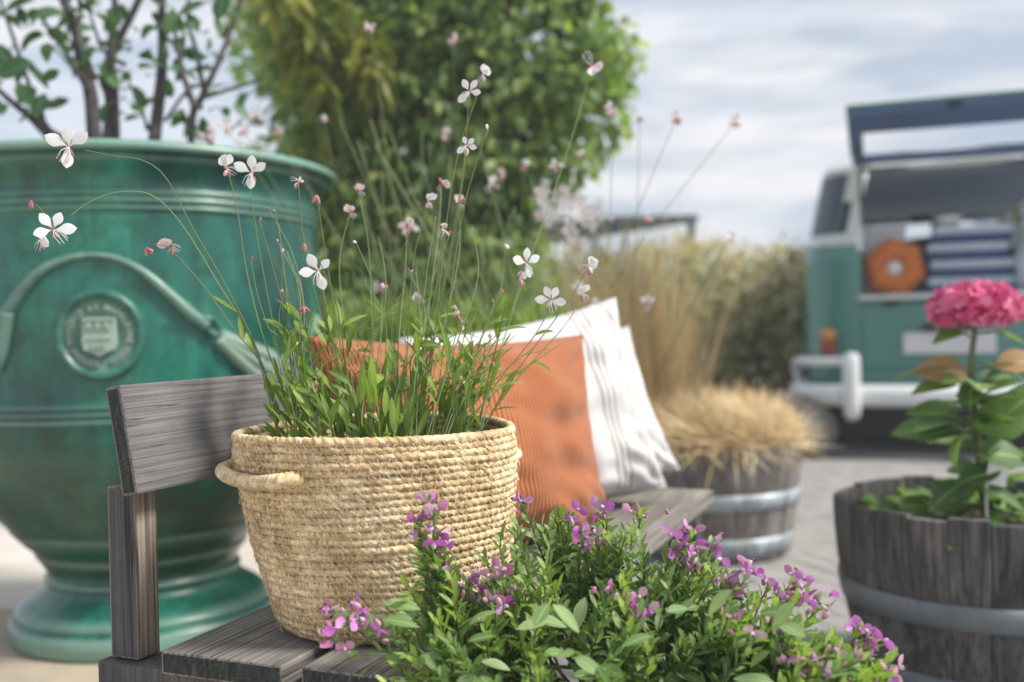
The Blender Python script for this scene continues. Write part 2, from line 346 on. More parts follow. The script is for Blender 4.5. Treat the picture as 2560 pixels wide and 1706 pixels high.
def boxmesh(name, size, mat, bev=0.002, center=(0, 0, 0), endmat=None, endaxis=0, sub=0):
    bm = bmesh.new(); bmesh.ops.create_cube(bm, size=1)
    for v_ in bm.verts: v_.co = Vector((v_.co.x*size[0]+center[0], v_.co.y*size[1]+center[1], v_.co.z*size[2]+center[2]))
    if endmat:
        for f_ in bm.faces:
            if abs(f_.normal[endaxis]) > 0.9: f_.material_index = 1
    if bev: bmesh.ops.bevel(bm, geom=bm.edges[:], offset=bev, segments=2, affect='EDGES', profile=0.6)
    me = bpy.data.meshes.new(name); bm.to_mesh(me); bm.free()
    me.materials.append(mat)
    if endmat: me.materials.append(endmat)
    return me

def tube(pts, rad, sides=6, closed=False, cap=True):
    pts = [Vector(p) for p in pts]; k = len(pts)
    rad = rad if isinstance(rad, (list, tuple)) else [rad]*k
    V, F = [], []
    t0 = (pts[1]-pts[0]).normalized(); up = Vector((0, 0, 1)) if abs(t0.z) < 0.9 else Vector((1, 0, 0))
    nrm = t0.cross(up).normalized()
    for i in range(k):
        if closed: t = (pts[(i+1) % k]-pts[i-1]).normalized()
        else: t = (pts[min(i+1, k-1)]-pts[max(i-1, 0)]).normalized()
        nrm = (nrm - t*nrm.dot(t)).normalized(); bi = t.cross(nrm)
        for s in range(sides):
            a = 2*math.pi*s/sides
            V.append(pts[i] + (nrm*math.cos(a)+bi*math.sin(a))*rad[i])
    for i in range(k if closed else k-1):
        for s in range(sides):
            j = (i+1) % k
            F.append((i*sides+s, i*sides+(s+1) % sides, j*sides+(s+1) % sides, j*sides+s))
    if cap and not closed:
        F.append(tuple(range(sides-1, -1, -1))); F.append(tuple((k-1)*sides+s for s in range(sides)))
    return V, F
def bez(ctrl, n_):
    """Catmull-Rom through control points"""
    c = [Vector(p) for p in ctrl]; c = [c[0]*2-c[1]] + c + [c[-1]*2-c[-2]]
    out_ = []; segs = len(c)-3
    for i in range(n_):
        t = i/(n_-1)*segs; k = min(int(t), segs-1); t -= k
        p0, p1, p2, p3 = c[k:k+4]
        out_.append(0.5*((2*p1)+(p2-p0)*t+(2*p0-5*p1+4*p2-p3)*t*t+(3*p1-p0-3*p2+p3)*t**3))
    return out_
def lathe(prof, seg=96, closed=False):
    V, F = [], []
    for r, z in prof:
        for s in range(seg):
            a = 2*math.pi*s/seg; V.append((r*math.cos(a), r*math.sin(a), z))
    for i in range(len(prof)-1):
        for s in range(seg):
            F.append((i*seg+s, i*seg+(s+1) % seg, (i+1)*seg+(s+1) % seg, (i+1)*seg+s))
    return V, F
def join(parts):
    V, F = [], []
    for v_, f_ in parts:
        o_ = len(V); V += list(v_); F += [tuple(i+o_ for i in q) for q in f_]
    return V, F
def leaf(L, W, bend=0.15, fold=0.25, secs=5, wide=0.5, tip=1.0, twist=0.0):
    """leaf along +Y, face +Z; grid of 3 columns. returns V,F,UV"""
    V, F, UV = [], [], []
    for i in range(secs+1):
        t = i/secs
        if t <= wide: wv_ = math.sin(math.pi/2*t/wide)**0.75 if t > 0 else 0.06
        else: wv_ = max(0.0, math.cos(math.pi/2*(t-wide)/(1-wide)))**(0.75*tip)
        wv_ = max(wv_, 0.04)*W/2
        y = L*t; z = -bend*L*t*t
        tw = twist*t
        for s in (-1, 0, 1):
            V.append((s*wv_*math.cos(tw), y, z + fold*abs(s)*wv_ + s*wv_*math.sin(tw))); UV.append((0.5+0.5*s, t))
    for i in range(secs):
        for s in range(2): F.append((i*3+s, i*3+s+1, (i+1)*3+s+1, (i+1)*3+s))
    return V, F, UV
def merged(name, templs, mats4, mat, parent=None, kind='stuff', rnd=None):
    """many copies of a few template leaves in one mesh"""
    allV, allF, allU, allR = [], [], [], []; off = 0
    arr = np.array([[list(r) for r in m_] for m_ in mats4], np.float32)
    which = np.random.randint(0, len(templs), len(mats4))
    for ti, (V, F, UV) in enumerate(templs):
        sel = arr[which == ti]
        if not len(sel): continue
        v4 = np.c_[np.array(V, np.float32), np.ones(len(V), np.float32)]
        w_ = np.einsum('nij,kj->nki', sel, v4)[:, :, :3].reshape(-1, 3)
        f = np.array(F)[None] + (np.arange(len(sel))*len(V))[:, None, None] + off
        allV.append(w_); allF.append(f.reshape(-1, len(F[0]))); allU.append(np.tile(np.array(UV, np.float32), (len(sel), 1)))
        allR.append(np.repeat(np.random.rand(len(sel)), len(V))); off += len(w_)
    V = np.concatenate(allV); F = np.concatenate(allF)
    me = bpy.data.meshes.new(name); me.vertices.add(len(V)); me.vertices.foreach_set('co', V.ravel())
    nl = F.shape[1]; me.loops.add(F.size); me.loops.foreach_set('vertex_index', F.ravel().astype(np.int32))
    me.polygons.add(len(F)); me.polygons.foreach_set('loop_start', np.arange(0, F.size, nl, dtype=np.int32))
    me.polygons.foreach_set('use_smooth', [True]*len(F))
    me.materials.append(mat); me.update(calc_edges=True)
    U = np.concatenate(allU); l = me.uv_layers.new(name='UVMap'); l.data.foreach_set('uv', U[F.ravel()].ravel())
    a = me.attributes.new('rnd', 'FLOAT', 'POINT'); a.data.foreach_set('value', np.concatenate(allR).astype(np.float32))
    return mobj(name, me, parent, kind=kind)
def frame(pos, ydir, zdir, s=1.0):
    y = Vector(ydir).normalized(); z = Vector(zdir); z = (z - y*z.dot(y))
    if z.length < 1e-4: z = y.orthogonal()
    z.normalize(); x = y.cross(z)
    m_ = Matrix((x, y, z)).transposed().to_4x4()
    return Matrix.Translation(pos) @ m_ @ Matrix.Scale(s, 4)
def rvec(s=1.0): return Vector((random.gauss(0, s), random.gauss(0, s), random.gauss(0, s)))
def leafmeshes(name, tl, mat): return [mesh(name, V, F, mat, True, UV) for V, F, UV in tl]

# ================================================================== SETTING
def sheet(name, x0, x1, y0, y1, z, mat, nx=2, ny=2):
    V = [(x0+(x1-x0)*i/nx, y0+(y1-y0)*j/ny, z) for j in range(ny+1) for i in range(nx+1)]
    F = [(j*(nx+1)+i, j*(nx+1)+i+1, (j+1)*(nx+1)+i+1, (j+1)*(nx+1)+i) for j in range(ny) for i in range(nx)]
    return props(mobj(name, mesh(name, V, F, mat, False)), kind='structure')
sheet('ground', -300, 300, -40, 900, 0.0, M['concrete'])
props(mobj('sandy_paving', boxmesh('sandy_paving', (4.0, 4.0, 0.01), M['slab'], 0.002, (-2.55, 1.15, 0.009))), kind='structure')
# herringbone pavers on the right
pav = sheet('paving', -0.54, 6.5, 0.8, 8.6, 0.004, M['joint'])
pmesh = boxmesh('paver', (0.196, 0.096, 0.03), M['paver'], 0.004)
cells = []
u = 0.1
rotp = Matrix.Rotation(R(22), 3, 'Z')
for i in range(-60, 90):
    for j in range(-60, 90):
        k = (i - j) % 4
        # herringbone: horizontals start where (i-j)%4==0, verticals where (i-j)%4==3... each covers two unit cells
        if k == 0: c = Vector(((i+1.0)*u, (j+0.5)*u, 0)); hz = 0
        elif k == 3: c = Vector(((i+0.5)*u, (j+1.0)*u, 0)); hz = 1
        else: continue
        c = rotp @ c + Vector((2.0, 4.0, 0))
        if -0.48 < c.x < 6.4 and 0.9 < c.y < 8.45: cells.append((c, hz))
def vis(c):
    px = 1280+FPX*c.x/c.y; py = 815+FPX*0.85/c.y
    return -60 < px < 2620 and py < 1760
seen = [c for c in cells if vis(c[0]) and 1700 < 1280+FPX*c[0].x/c[0].y < 2600]
seen.sort(key=lambda c: c[0].y)
near = seen[:295]; ns = set(id(c) for c in near)
def pmat(c, hz): return Matrix.Translation((c.x, c.y, -0.0065+uni(-0.0012, 0.0012))) @ Matrix.Rotation(R(22+90*hz)+uni(-.01, .01), 4, 'Z') @ Matrix.Rotation(uni(-.008, .008), 4, 'X')
for c, hz in near: mobj('paver', pmesh, pav, pmat(c, hz))
bmv = [v_.co[:] for v_ in pmesh.vertices]
cubeV = [(x, y, z) for x in (-.098, .098) for y in (-.048, .048) for z in (-.015, .015)]
cubeF = [(0, 1, 3, 2), (4, 6, 7, 5), (0, 4, 5, 1), (2, 3, 7, 6), (0, 2, 6, 4), (1, 5, 7, 3)]
rest = [pmat(c, hz) for c, hz in cells if not any(c is q[0] for q in near)] if False else [pmat(c[0], c[1]) for c in cells if id(c) not in ns]
po = merged('paver_field', [(cubeV, cubeF, [(0, 0)]*8)], rest, M['paver'], pav)
po.data.polygons.foreach_set('use_smooth', [False]*len(po.data.polygons))

# ================================================================== CANOPY far away
ct = thing('flat_canopy', (1.2, 13.5, 0), 'dark flat-roofed canopy on thin posts beyond the hedge', 'canopy')
ci = place_inv(ct)
q = [(2.38, 12.85), (0.625, 16.1), (-3.6, 16.0), (-2.2, 12.6)]
V = [(x, y, 2.14) for x, y in q] + [(x, y, 2.22) for x, y in q]
F = [(3, 2, 1, 0), (4, 5, 6, 7), (0, 1, 5, 4), (1, 2, 6, 5), (2, 3, 7, 6), (3, 0, 4, 7)]
mobj('roof', mesh('roof', V, F, M['canopy'], False), ct, ci)
for x, y in ((2.3, 12.92), (1.22, 14.8), (-2.1, 12.9), (-3.3, 15.8)):
    mobj('post', boxmesh('post', (0.09, 0.09, 2.13), M['canopy'], 0.005, (0, 0, 1.065)), ct, ci @ Matrix.Translation((x, y, 0)))

# ================================================================== FOLIAGE MASSES
def blobpoints(blobs, n_, shell=0.55):
    out_ = []; tot = sum(b_[3]*b_[4]*b_[5] for b_ in blobs)
    for bx_ in blobs:
        k = int(n_*bx_[3]*bx_[4]*bx_[5]/tot)
        for _ in range(k):
            d = rvec().normalized(); rr = (shell+(1-shell)*random.random()**0.6)
            bumpy = 1+0.22*noise.noise(Vector((d.x*2.1+bx_[0], d.y*2.1+bx_[1], d.z*2.1+bx_[2])))+0.12*noise.noise(d*6+Vector(bx_[:3]))
            p = Vector((bx_[0]+d.x*bx_[3]*rr*bumpy, bx_[1]+d.y*bx_[4]*rr*bumpy, bx_[2]+d.z*bx_[5]*rr*bumpy))
            if p.z > 0.02: out_.append((p, d))
    return out_
def foliage(name, blobs, n_, tl, mat, parent, shell=0.55, up=0.5, gap=0.0, s=(0.7, 1.3), droop=0.3):
    ms = []
    for p, d in blobpoints(blobs, n_, shell):
        if gap and noise.noise(p*3.2) < -0.25+gap*0.1 and random.random() < 0.75: continue
        y = (d*0.6+rvec(0.6)+Vector((0, 0, -droop))).normalized(); z = (d*0.6+Vector((0, 0, up))+rvec(0.35))
        ms.append(frame(p, y, z, uni(*s)))
    return merged(name, tl, ms, mat, parent)

# big climber/tree behind the urn
BY = 4.9
bush = thing('leafy_tree', (0.0, BY, 0), 'tall dense green leafy tree behind the urn, filling the middle of the sky', 'tree')
def bb(px, py, rx, rz, Y=BY, ry=0.45):
    p = at2(px, py, Y); return (p.x, p.y-BY, p.z, rx, ry, rz)
tl_b = [leaf(0.078, 0.046, 0.2, 0.2, 3, 0.4), leaf(0.062, 0.038, 0.3, 0.3, 3, 0.45)]
blobs = [bb(1060, 60, 0.62, 0.5), bb(1210, 150, 0.50, 0.42), bb(1240, 30, 0.30, 0.34), bb(1340, 215, 0.24, 0.26), bb(1310, 330, 0.17, 0.20), bb(900, 300, 0.58, 0.55),
         bb(1030, 480, 0.50, 0.55), bb(860, 80, 0.55, 0.55), bb(820, 560, 0.42, 0.45), bb(1120, 640, 0.34, 0.40), bb(1100, 330, 0.5, 0.45), bb(1150, -120, 0.7, 0.4),
         bb(800, 680, 0.42, 0.4), bb(960, 680, 0.45, 0.45), bb(1180, 740, 0.3, 0.3), bb(880, 800, 0.5, 0.4), bb(1080, 850, 0.42, 0.35), bb(850, -140, 0.6, 0.4), bb(720, 300, 0.16, 0.25), bb(740, 60, 0.34, 0.45), bb(690, 160, 0.14, 0.22), bb(700, 430, 0.3, 0.3), bb(1385, 165, .14, .16), bb(1370, 280, .15, .16)]
foliage('crown', blobs, 29000, tl_b, M['bleaf'], bush, 0.55, gap=0.6)
mobj('trunk', mesh('trunk', *tube(bez([(0.0, 0, 0), (-0.05, 0.05, 0.8), (0.05, 0, 1.6), (0, 0.05, 2.5)], 12), [0.09, .085, .08, .075, .07, .065, .06, .055, .05, .045, .04, .03], 10), M['bark']), bush)
for k in range(9):
    a = uni(0, 6.28); h0 = uni(0.4, 2.0)
    mobj('limb', mesh('limb', *tube(bez([(0, 0, h0), (0.25*math.cos(a), 0.2*math.sin(a), h0+0.25), (0.55*math.cos(a), 0.3*math.sin(a), h0+0.4)], 7), [.03, .026, .022, .018, .014, .01, .006], 6), M['bark']), bush)
# olive drooping leaves nearer
ol = thing('olive_green_bamboo', (-0.62, 4.8, 0), 'olive-yellow drooping bamboo leaves in front of the tall dense tree', 'bamboo')
oi_ = place_inv(ol); ms = []
tl_o = [leaf(0.17, 0.042, 0.45, 0.15, 5, 0.35), leaf(0.13, 0.036, 0.3, 0.2, 5, 0.35)]
for k in range(8):
    p0 = Vector((-0.45+uni(-.15, .15), 4.8+uni(-.1, .1), 0)); top = at2(uni(640, 920), uni(-90, 130), 4.35+uni(-.2, .2)); mid = (p0+top)/2+Vector((uni(-.1, .1), 0, 0.35))
    pts = bez([p0, mid, top, top+Vector((uni(-.15, .25), -.05, -.15))], 26)
    mobj('cane', mesh('cane', *tube([oi_ @ p for p in pts], [0.009*(1-0.7*i/25) for i in range(26)], 6), M['yleaf']), ol)
    for i in range(16, 26):
        for _ in range(4):
            d = Vector((uni(-1, 1), uni(-1, .5), uni(-1.0, 0.5))); ms.append(oi_ @ frame(pts[i], d, Vector((uni(-.4, .4), -.3, 1)), uni(.6, 1.2)))
merged('foliage', tl_o, ms, M['yleaf'], ol)
# pale, wispy crown gap filling on the top middle-left
lt = thing('sparse_tree', (-1.05, 6.4, 0), 'thin light green tree with sky showing through between urn tree and dense tree', 'tree')
blobs = []
for px, py, r_ in ((640, 60, .32), (700, 180, .25), (600, 150, .2), (660, -60, .4), (730, 60, .25), (560, 30, .2)):
    p = at2(px, py, 6.4); blobs.append((p.x+1.05, 0, p.z, r_, .3, r_))
foliage('crown', blobs, 950, [leaf(0.085, 0.045, 0.2, 0.2, 3, 0.4)], M['bleaf'], lt, 0.1)
mobj('trunk', mesh('trunk', *tube(bez([(0, 0, 0), (-.05, 0, 1.2), (.02, 0, 2.9)], 8), [.04, .037, .034, .03, .026, .022, .018, .01], 8), M['bark']), lt)
for k in range(14):
    b_ = random.choice(blobs); h0 = uni(1.4, 2.6)
    mobj('limb', mesh('limb', *tube(bez([(0, 0, h0), (b_[0]*0.5, uni(-.1, .1), (h0+b_[2])/2+.1), (b_[0], uni(-.1, .1), b_[2]+.15)], 6), [.014, .012, .009, .007, .005, .003], 5), M['bark']), lt)

# flowering hedge & grey shrub
def hedge(name, label, Y, pxs, mats, nleaf, nfl, fl=True, cat='hedge'):
    o0 = at2(pxs[0][0], 700, Y); t = thing(name, (o0.x, Y, 0), label, cat)
    blobs = []
    for px, top, r_ in pxs:
        p = at2(px, top, Y); zt = p.z
        blobs.append((p.x-o0.x, uni(-.1, .2), zt-r_*0.8, r_, r_*1.1, r_*0.8))
        z = zt-r_*1.4
        while z > 0.1:
            blobs.append((p.x-o0.x, uni(-.1, .2), z, r_*0.95, r_, r_*0.6)); z -= r_*0.6
    foliage('foliage', blobs, nleaf, [leaf(0.12, 0.06, 0.2, 0.25, 2, 0.45), leaf(0.07, 0.04, 0.2, 0.25, 2, 0.45)], mats[0], t, 0.6)
    if fl:
        tops = [b_ for b_ in blobs if b_[2] > 0.55]
        ms = []
        for p, d in blobpoints(tops, nfl, 0.93):
            if d.y > 0.4 or d.z < -0.7 or (d.z < 0.15 and random.random() < 0.5): continue
            for _ in range(16):
                ms.append(frame(p+d*.06+rvec(0.036), d+rvec(0.8), d+rvec(0.5), uni(.9, 1.7)))
        merged('blossom_cluster', [leaf(0.035, 0.03, 0.2, 0.2, 2, 0.5)], ms, mats[1], t)
    for b_ in blobs[::3]:
        mobj('stem', mesh('stem', *tube([(b_[0], b_[1], 0), (b_[0]*1.02, b_[1], max(.2, b_[2]))], [.02, .008], 6), M['bark']), t)
    return t
hedge('flowering_hedge', 'yellow-flowering green hedge between the grass barrel and the green van', 8.3,
      [(1420, 610, .36), (1490, 590, .36), (1570, 568, .40), (1650, 580, .38), (1730, 600, .4), (1800, 585, .42), (1880, 590, .42), (1960, 600, .42)], (M['hleaf'], M['hflower']), 9000, 1000)
hedge('grey_green_shrub', 'soft grey-green shrub behind the white striped pillows', 5.6, [(1330, 590, .24), (1400, 640, .24), (1450, 660, .24)], (M['gshrub'], None), 3600, 0, False, 'shrub')
# far tree mass left low, seen under the climber
hedge('low_hedge', 'low green hedge at the foot of the tall tree behind the bench', 5.6, [(760, 700, .3), (900, 700, .34), (1050, 660, .34), (1200, 640, .3)], (M['bleaf'], None), 7000, 0, False)
rk = thing('rubble_stone', (1.75, 6.4, 0), 'grey-brown boulder beside the straw barrel and the van bumper', 'stone')
bm = bmesh.new(); bmesh.ops.create_icosphere(bm, subdivisions=4, radius=0.26)
for v_ in bm.verts:
    v_.co *= 1+0.25*noise.noise(v_.co*3.5); v_.co.z = v_.co.z*0.75+0.22
me = bpy.data.meshes.new('stone'); bm.to_mesh(me); bm.free(); me.materials.append(simple('brown_stone', (.20, .17, .145), .9, 0, .25, 8, .5)); mobj('stone', me, rk)

# ================================================================== VAN
PSI = R(20)
van = thing('camper_van', (2.656, 6.2, 0), 'vintage green and cream camper van seen from behind with its tailgate raised', 'van', -PSI)
Rc = 0.30; WD = 0.86; LN = 4.1
def plan(inset, z):
    """rounded rectangle outline, starts rear left side and runs counter clockwise from above"""
    pts = []; r_ = Rc
    def arc(cx, cy, a0, a1, n_=8):
        for i in range(n_+1):
            a = a0+(a1-a0)*i/n_; pts.append((cx+(r_)*math.cos(a), cy+(r_)*math.sin(a)))
    wd = WD-inset
    y0 = inset*0.35; y1 = LN-inset*1.2
    for i in range(6): pts.append((-wd, y1-r_-(y1-y0-2*r_)*i/6))
    arc(-wd+r_, y0+r_, math.pi, 1.5*math.pi)
    pts += [(-0.5, y0), (0.0, y0), (0.5, y0)]
    arc(wd-r_, y0+r_, 1.5*math.pi, 2*math.pi)
    for i in range(1, 6): pts.append((wd, y0+r_+(y1-y0-2*r_)*i/6))
    arc(wd-r_, y1-r_, 0, 0.5*math.pi); arc(-wd+r_, y1-r_, 0.5*math.pi, math.pi)
    return pts
levels = [(0.30, .06), (0.36, .02), (0.6, 0), (0.9, 0), (1.0, 0.0), (1.2, .005), (1.325, .015), (1.345, .02), (1.40, .035), (1.60, .075), (1.78, .115), (1.83, .13), (1.86, .17), (1.89, .27), (1.91, .45)]
rings = [[Vector((x, y, z)) for x, y in plan(i_, z)] for z, i_ in levels]
n_r = len(rings[0])
def shell(z0, z1, skip=lambda a, c, z: False, only=None):
    V, F, vid = [], [], {}
    for li in range(len(levels)-1):
        za, zb = levels[li][0], levels[li+1][0]
        if za < z0-1e-6 or zb > z1+1e-6: continue
        for s in range(n_r):
            s2 = (s+1) % n_r; mid = (rings[li][s]+rings[li][s2])/2; zc = (za+zb)/2
            sk = skip(s, mid, zc)
            if (only and not sk) or (not only and sk): continue
            q_ = []
            for l2, ss in ((li, s), (li, s2), (li+1, s2), (li+1, s)):
                if (l2, ss) not in vid: vid[(l2, ss)] = len(V); V.append(rings[l2][ss])
                q_.append(vid[(l2, ss)])
            F.append(tuple(q_))
    return V, F
def opening(s, mid, z): return abs(mid.x) < 0.5 and mid.y < 0.2 and 1.0 < z < 1.79
def cornerwin(s, mid, z): return (0.60 < abs(mid.x) < 0.84 and mid.y < 0.34 and 1.40 < z < 1.78)
def sidewin(s, mid, z): return abs(mid.x) > 0.7 and mid.y > 0.5 and mid.y < 3.6 and 1.40 < z < 1.78
def screen(s, mid, z): return mid.y > 3.5 and abs(mid.x) < 0.7 and 1.40 < z < 1.78
holes = lambda s, m_, z: opening(s, m_, z) or cornerwin(s, m_, z) or sidewin(s, m_, z) or screen(s, m_, z)
def solid(o, t=0.02, off=-1):
    md = o.modifiers.new('thickness', 'SOLIDIFY'); md.thickness = t; md.offset = off; return o
solid(mobj('body', mesh('body', *shell(0.30, 1.325, holes), M['vgreen']), van))
solid(mobj('upper_body', mesh('upper_body', *shell(1.325, 1.83, holes), M['vwhite']), van))
V, F = shell(1.83, 1.91); tp = [i for i in range(len(V)) if abs(V[i].z-1.91) < 1e-5]; tp.sort(key=lambda i: math.atan2(V[i].y-2, V[i].x)); F.append(tuple(tp))
mobj('roof', mesh('roof', V, F, M['vwhite']), van)
for nm, fn in (('corner_window', cornerwin), ('side_window', sidewin), ('windscreen', screen)):
    for sg in (-1, 1):
        f_ = lambda s, m_, z, fn=fn, sg=sg: fn(s, m_, z) and m_.x*sg > 0
        V, F = shell(1.40, 1.78, f_, True)
        if F: mobj(nm, mesh(nm, V, F, M['glass'] if nm == 'corner_window' else M['clearblue']), van, Matrix.Translation((0, 0, 0)))
# window frame bars of the corner
# interior lining: a box open at the rear
V = [(-.74, .06, 1.0), (.74, .06, 1.0), (.74, 3.4, 1.0), (-.74, 3.4, 1.0), (-.68, .1, 1.80), (.68, .1, 1.80), (.68, 3.4, 1.80), (-.68, 3.4, 1.80)]
F = [(0, 1, 2, 3), (4, 7, 6, 5)]
V += [(-.72, .06, 1.36), (.72, .06, 1.36), (.72, 3.4, 1.36), (-.72, 3.4, 1.36)]
F += [(0, 3, 11, 8), (1, 9, 10, 2), (3, 2, 10, 11)]
mobj('interior_lining', mesh('interior_lining', V, F, M['vgrey'], False), van)
mobj('window_sill', boxmesh('window_sill', (1.04, .10, .03), M['vwhite'], .008, (0, -0.01, 0.99)), van)
mobj('seat_back', boxmesh('seat_back', (.9, .14, .34), M['navy'], .05, (0.05, 2.2, 1.27)), van)
o = mobj('mirror_bar', boxmesh('mirror_bar', (.34, .05, .055), M['vdark'], .012, (0, 1.5, 1.60)), van)
mobj('mirror_bar', boxmesh('mirror_bar', (.05, .04, .16), M['vdark'], .01, (0, 1.5, 1.52)), van)
mobj('bench_seat', mesh('bench_seat', *tube(bez([(-.62, 1.6, 1.28), (-.3, 1.6, 1.40), (0, 1.6, 1.44), (.3, 1.6, 1.40), (.62, 1.6, 1.30)], 16), .035, 8), M['vdark']), van)
# tailgate
hz_ = lambda y: 1.825+0.15*(-y/0.75)
def bar3(name, x0, x1, y0, y1, th, mat, zo=0):
    V = []
    for z_ in (0, th):
        for x, y in ((x0, y0), (x1, y0), (x1, y1), (x0, y1)): V.append((x, y, hz_(y)+z_+zo))
    F = [(3, 2, 1, 0), (4, 5, 6, 7), (0, 1, 5, 4), (1, 2, 6, 5), (2, 3, 7, 6), (3, 0, 4, 7)]
    return V, F
tg = mobj('tailgate', mesh('tailgate', *join([bar3('', -.54, .54, -.78, -.50, .035, 0), bar3('', -.54, -.48, -.50, -.05, .035, 0), bar3('', .48, .54, -.50, -.05, .035, 0), bar3('', -.54, .54, -.05, 0.02, .035, 0)]), M['vblue'], False), van)
mobj('outer_skin', mesh('outer_skin', *join([bar3('', -.55, .55, -.795, -.50, .018, 0, .036), bar3('', -.55, -.47, -.50, -.05, .018, 0, .036), bar3('', .47, .55, -.50, -.05, .018, 0, .036)]), M['vgreen'], False), tg)
mobj('pane', mesh('pane', *bar3('', -.479, .479, -.499, -.051, .004, 0, .016), M['clear'], False), tg)
mobj('latch', boxmesh('latch', (.07, .03, .03), M['vdark'], .006, (0, -.80, hz_(-.8)+.01)), tg)
for sx in (-.49, .49): mobj('gas_strut', mesh('gas_strut', *tube([(sx, .02, 1.60), (sx, -.30, hz_(-.30))], .01, 8), M['vdark']), van)
# bumper
path = [(-.90, .62, .39), (-.905, .35, .39), (-.86, .06, .39), (-.72, -.10, .39), (-.5, -.13, .39), (0, -.145, .39), (.5, -.13, .39), (.72, -.10, .39), (.86, .06, .39), (.905, .35, .39), (.90, .62, .39)]
bp = mobj('bumper', mesh('bumper', *tube(bez(path, 60), .068, 14), M['bumper']), van)
for sg in (-1, 1):
    mobj('bumper_hoop', mesh('bumper_hoop', *tube(bez([(sg*.90, .30, .42), (sg*.92, .26, .54), (sg*.90, .12, .595), (sg*.78, -.10, .60), (sg*.56, -.16, .60)], 26), .028, 10), M['bumper']), bp)
    mobj('overrider', mesh('overrider', *tube(bez([(sg*.56, -.16, .27), (sg*.56, -.215, .32), (sg*.56, -.22, .45), (sg*.56, -.21, .58), (sg*.56, -.165, .64)], 16), [.03, .05] + [.052]*12 + [.05, .03], 12), M['bumper']), bp)
    lx = sg*.70
    tlg = mobj('tail_light', mesh('tail_light', *[list(map(lambda v_: Vector((v_[0]*.05+lx, v_[2]*.03-(-.006)+(.05 if 0 else .0), v_[1]*.045+.665)), lathe([(0, 1.0), (.7, .8), (1, .3), (1.02, -.6)], 20)[0])), lathe([(0, 1), (1, 1), (1, 1), (1, 1)], 20)[1]], M['redlens']), van)
    tlg.matrix_basis = Matrix.Translation((0, -0.022, 0)) @ Matrix.Identity(4)
    V, F = lathe([(0, -1.0), (.7, -.8), (1, -.3), (1.02, .6)], 20)
    tlg.data = mesh('tail_light', [(v_[0]*.05+lx, v_[2]*.03, v_[1]*.05+.68) for v_ in V], F, M['redlens'])
    mobj('amber_lens', mesh('amber_lens', [(v_[0]*.05+lx, v_[2]*.03, v_[1]*.04+.765) for v_ in V], F, M['amber']), tlg)
pl = mobj('number_plate', boxmesh('number_plate', (.52, .012, .13), M['plate'], .004, (0, -.022, .705)), van)
mobj('plate_lamp', boxmesh('plate_lamp', (.30, .06, .035), M['vdark'], .012, (0, -.03, .80)), van)
mobj('hatch_handle', boxmesh('hatch_handle', (.08, .03, .025), M['vdark'], .008, (-.33, -.02, .955)), van)
for sg in (-1, 1):
    for y in (0.75, 3.1):
        wv_ = mobj('wheel', mesh('tyre', [(v_[2]*1.0+sg*.70, v_[0]+y, v_[1]+.32) for v_ in lathe([(.15, -.08), (.28, -.09), (.32, -.06), (.33, 0), (.32, .06), (.28, .09), (.15, .08)], 28)[0]], lathe([(0, 0)]*7, 28)[1], M['vdark']), van)
        mobj('rim', mesh('rim', [(v_[2]*1.0+sg*.70, v_[0]+y, v_[1]+.32) for v_ in lathe([(.01, -.06), (.12, -.05), (.16, -.075), (.16, .075), (.12, .05), (.01, .06)], 20)[0]], lathe([(0, 0)]*6, 20)[1], M['vwhite']), wv_)
for x0, x1, z0, z1 in ((-.50, .50, .960, .966), (-.50, .50, .545, .551), (-.503, -.497, .551, .960), (.497, .503, .551, .960)):
    mobj('seam', boxmesh('seam', (x1-x0, .004, z1-z0), M['vdark'], 0, ((x0+x1)/2, .0008, (z0+z1)/2)), van)
mobj('underbody', boxmesh('underbody', (1.36, 3.7, .22), M['vdark'], .02, (0, 2.0, .36)), van)
mobj('engine_cover', boxmesh('engine_cover', (1.3, .3, .20), M['vdark'], .02, (0, .28, .2)), van)
VM = Matrix.Translation(van.location) @ Matrix.Rotation(-PSI, 4, 'Z')
def invan(x, y, z): return VM @ Vector((x, y, z))

# things on the van's rear deck
def vthing(name, x, y, z, label, cat, rz=0, group=None): return thing(name, invan(x, y, z), label, cat, -PSI+rz, group)
t = vthing('orange_float_cushion', -.30, .17, 1.012, 'six-sided orange cushion with a pale hole in the middle, on the van deck', 'cushion')
def ringhex(ro, ri, th, seg=6):
    V, F = [], []; K = 48
    for k in range(K):
        a = 2*math.pi*k/K; sec = math.pi/seg; ra = ro*math.cos(sec)/math.cos(((a+sec) % (2*sec))-sec)
        for r_, y in ((ri, -th*.4), (ri*1.3, -th), ((ri+ra)/2, -th*1.25), (ra*.93, -th*.9), (ra, 0), (ra*.93, th), (ri*1.3, th), (ri, th*.4)):
            V.append((r_*math.cos(a), y, r_*math.sin(a)))
    for k in range(K):
        for s in range(8): F.append((k*8+s, k*8+(s+1) % 8, ((k+1) % K)*8+(s+1) % 8, ((k+1) % K)*8+s))
    return V, F
mobj('cushion_ring', mesh('cushion_ring', *ringhex(.20, .05, .035), M['orange']), t, Matrix.Translation((0, 0, .165)) @ Matrix.Rotation(R(-12), 4, 'Y'))
mobj('hub', mesh('hub', [(v_[0]*.052, v_[2]*.02, v_[1]*.052) for v_ in lathe([(0, -1), (.8, -.9), (1, 0), (.8, .9), (0, 1)], 24)[0]], lathe([(0, 0)]*5, 24)[1], M['white']), t, Matrix.Translation((0, 0, .165)))
t = vthing('white_box', -.36, .42, 1.002, 'plain white box behind the orange cushion in the van', 'box')
mobj('box_body', boxmesh('box_body', (.26, .2, .42), M['white'], .01, (0, 0, .21)), t); mobj('lid', boxmesh('lid', (.27, .21, .03), M['white'], .008, (0, 0, .437)), t)
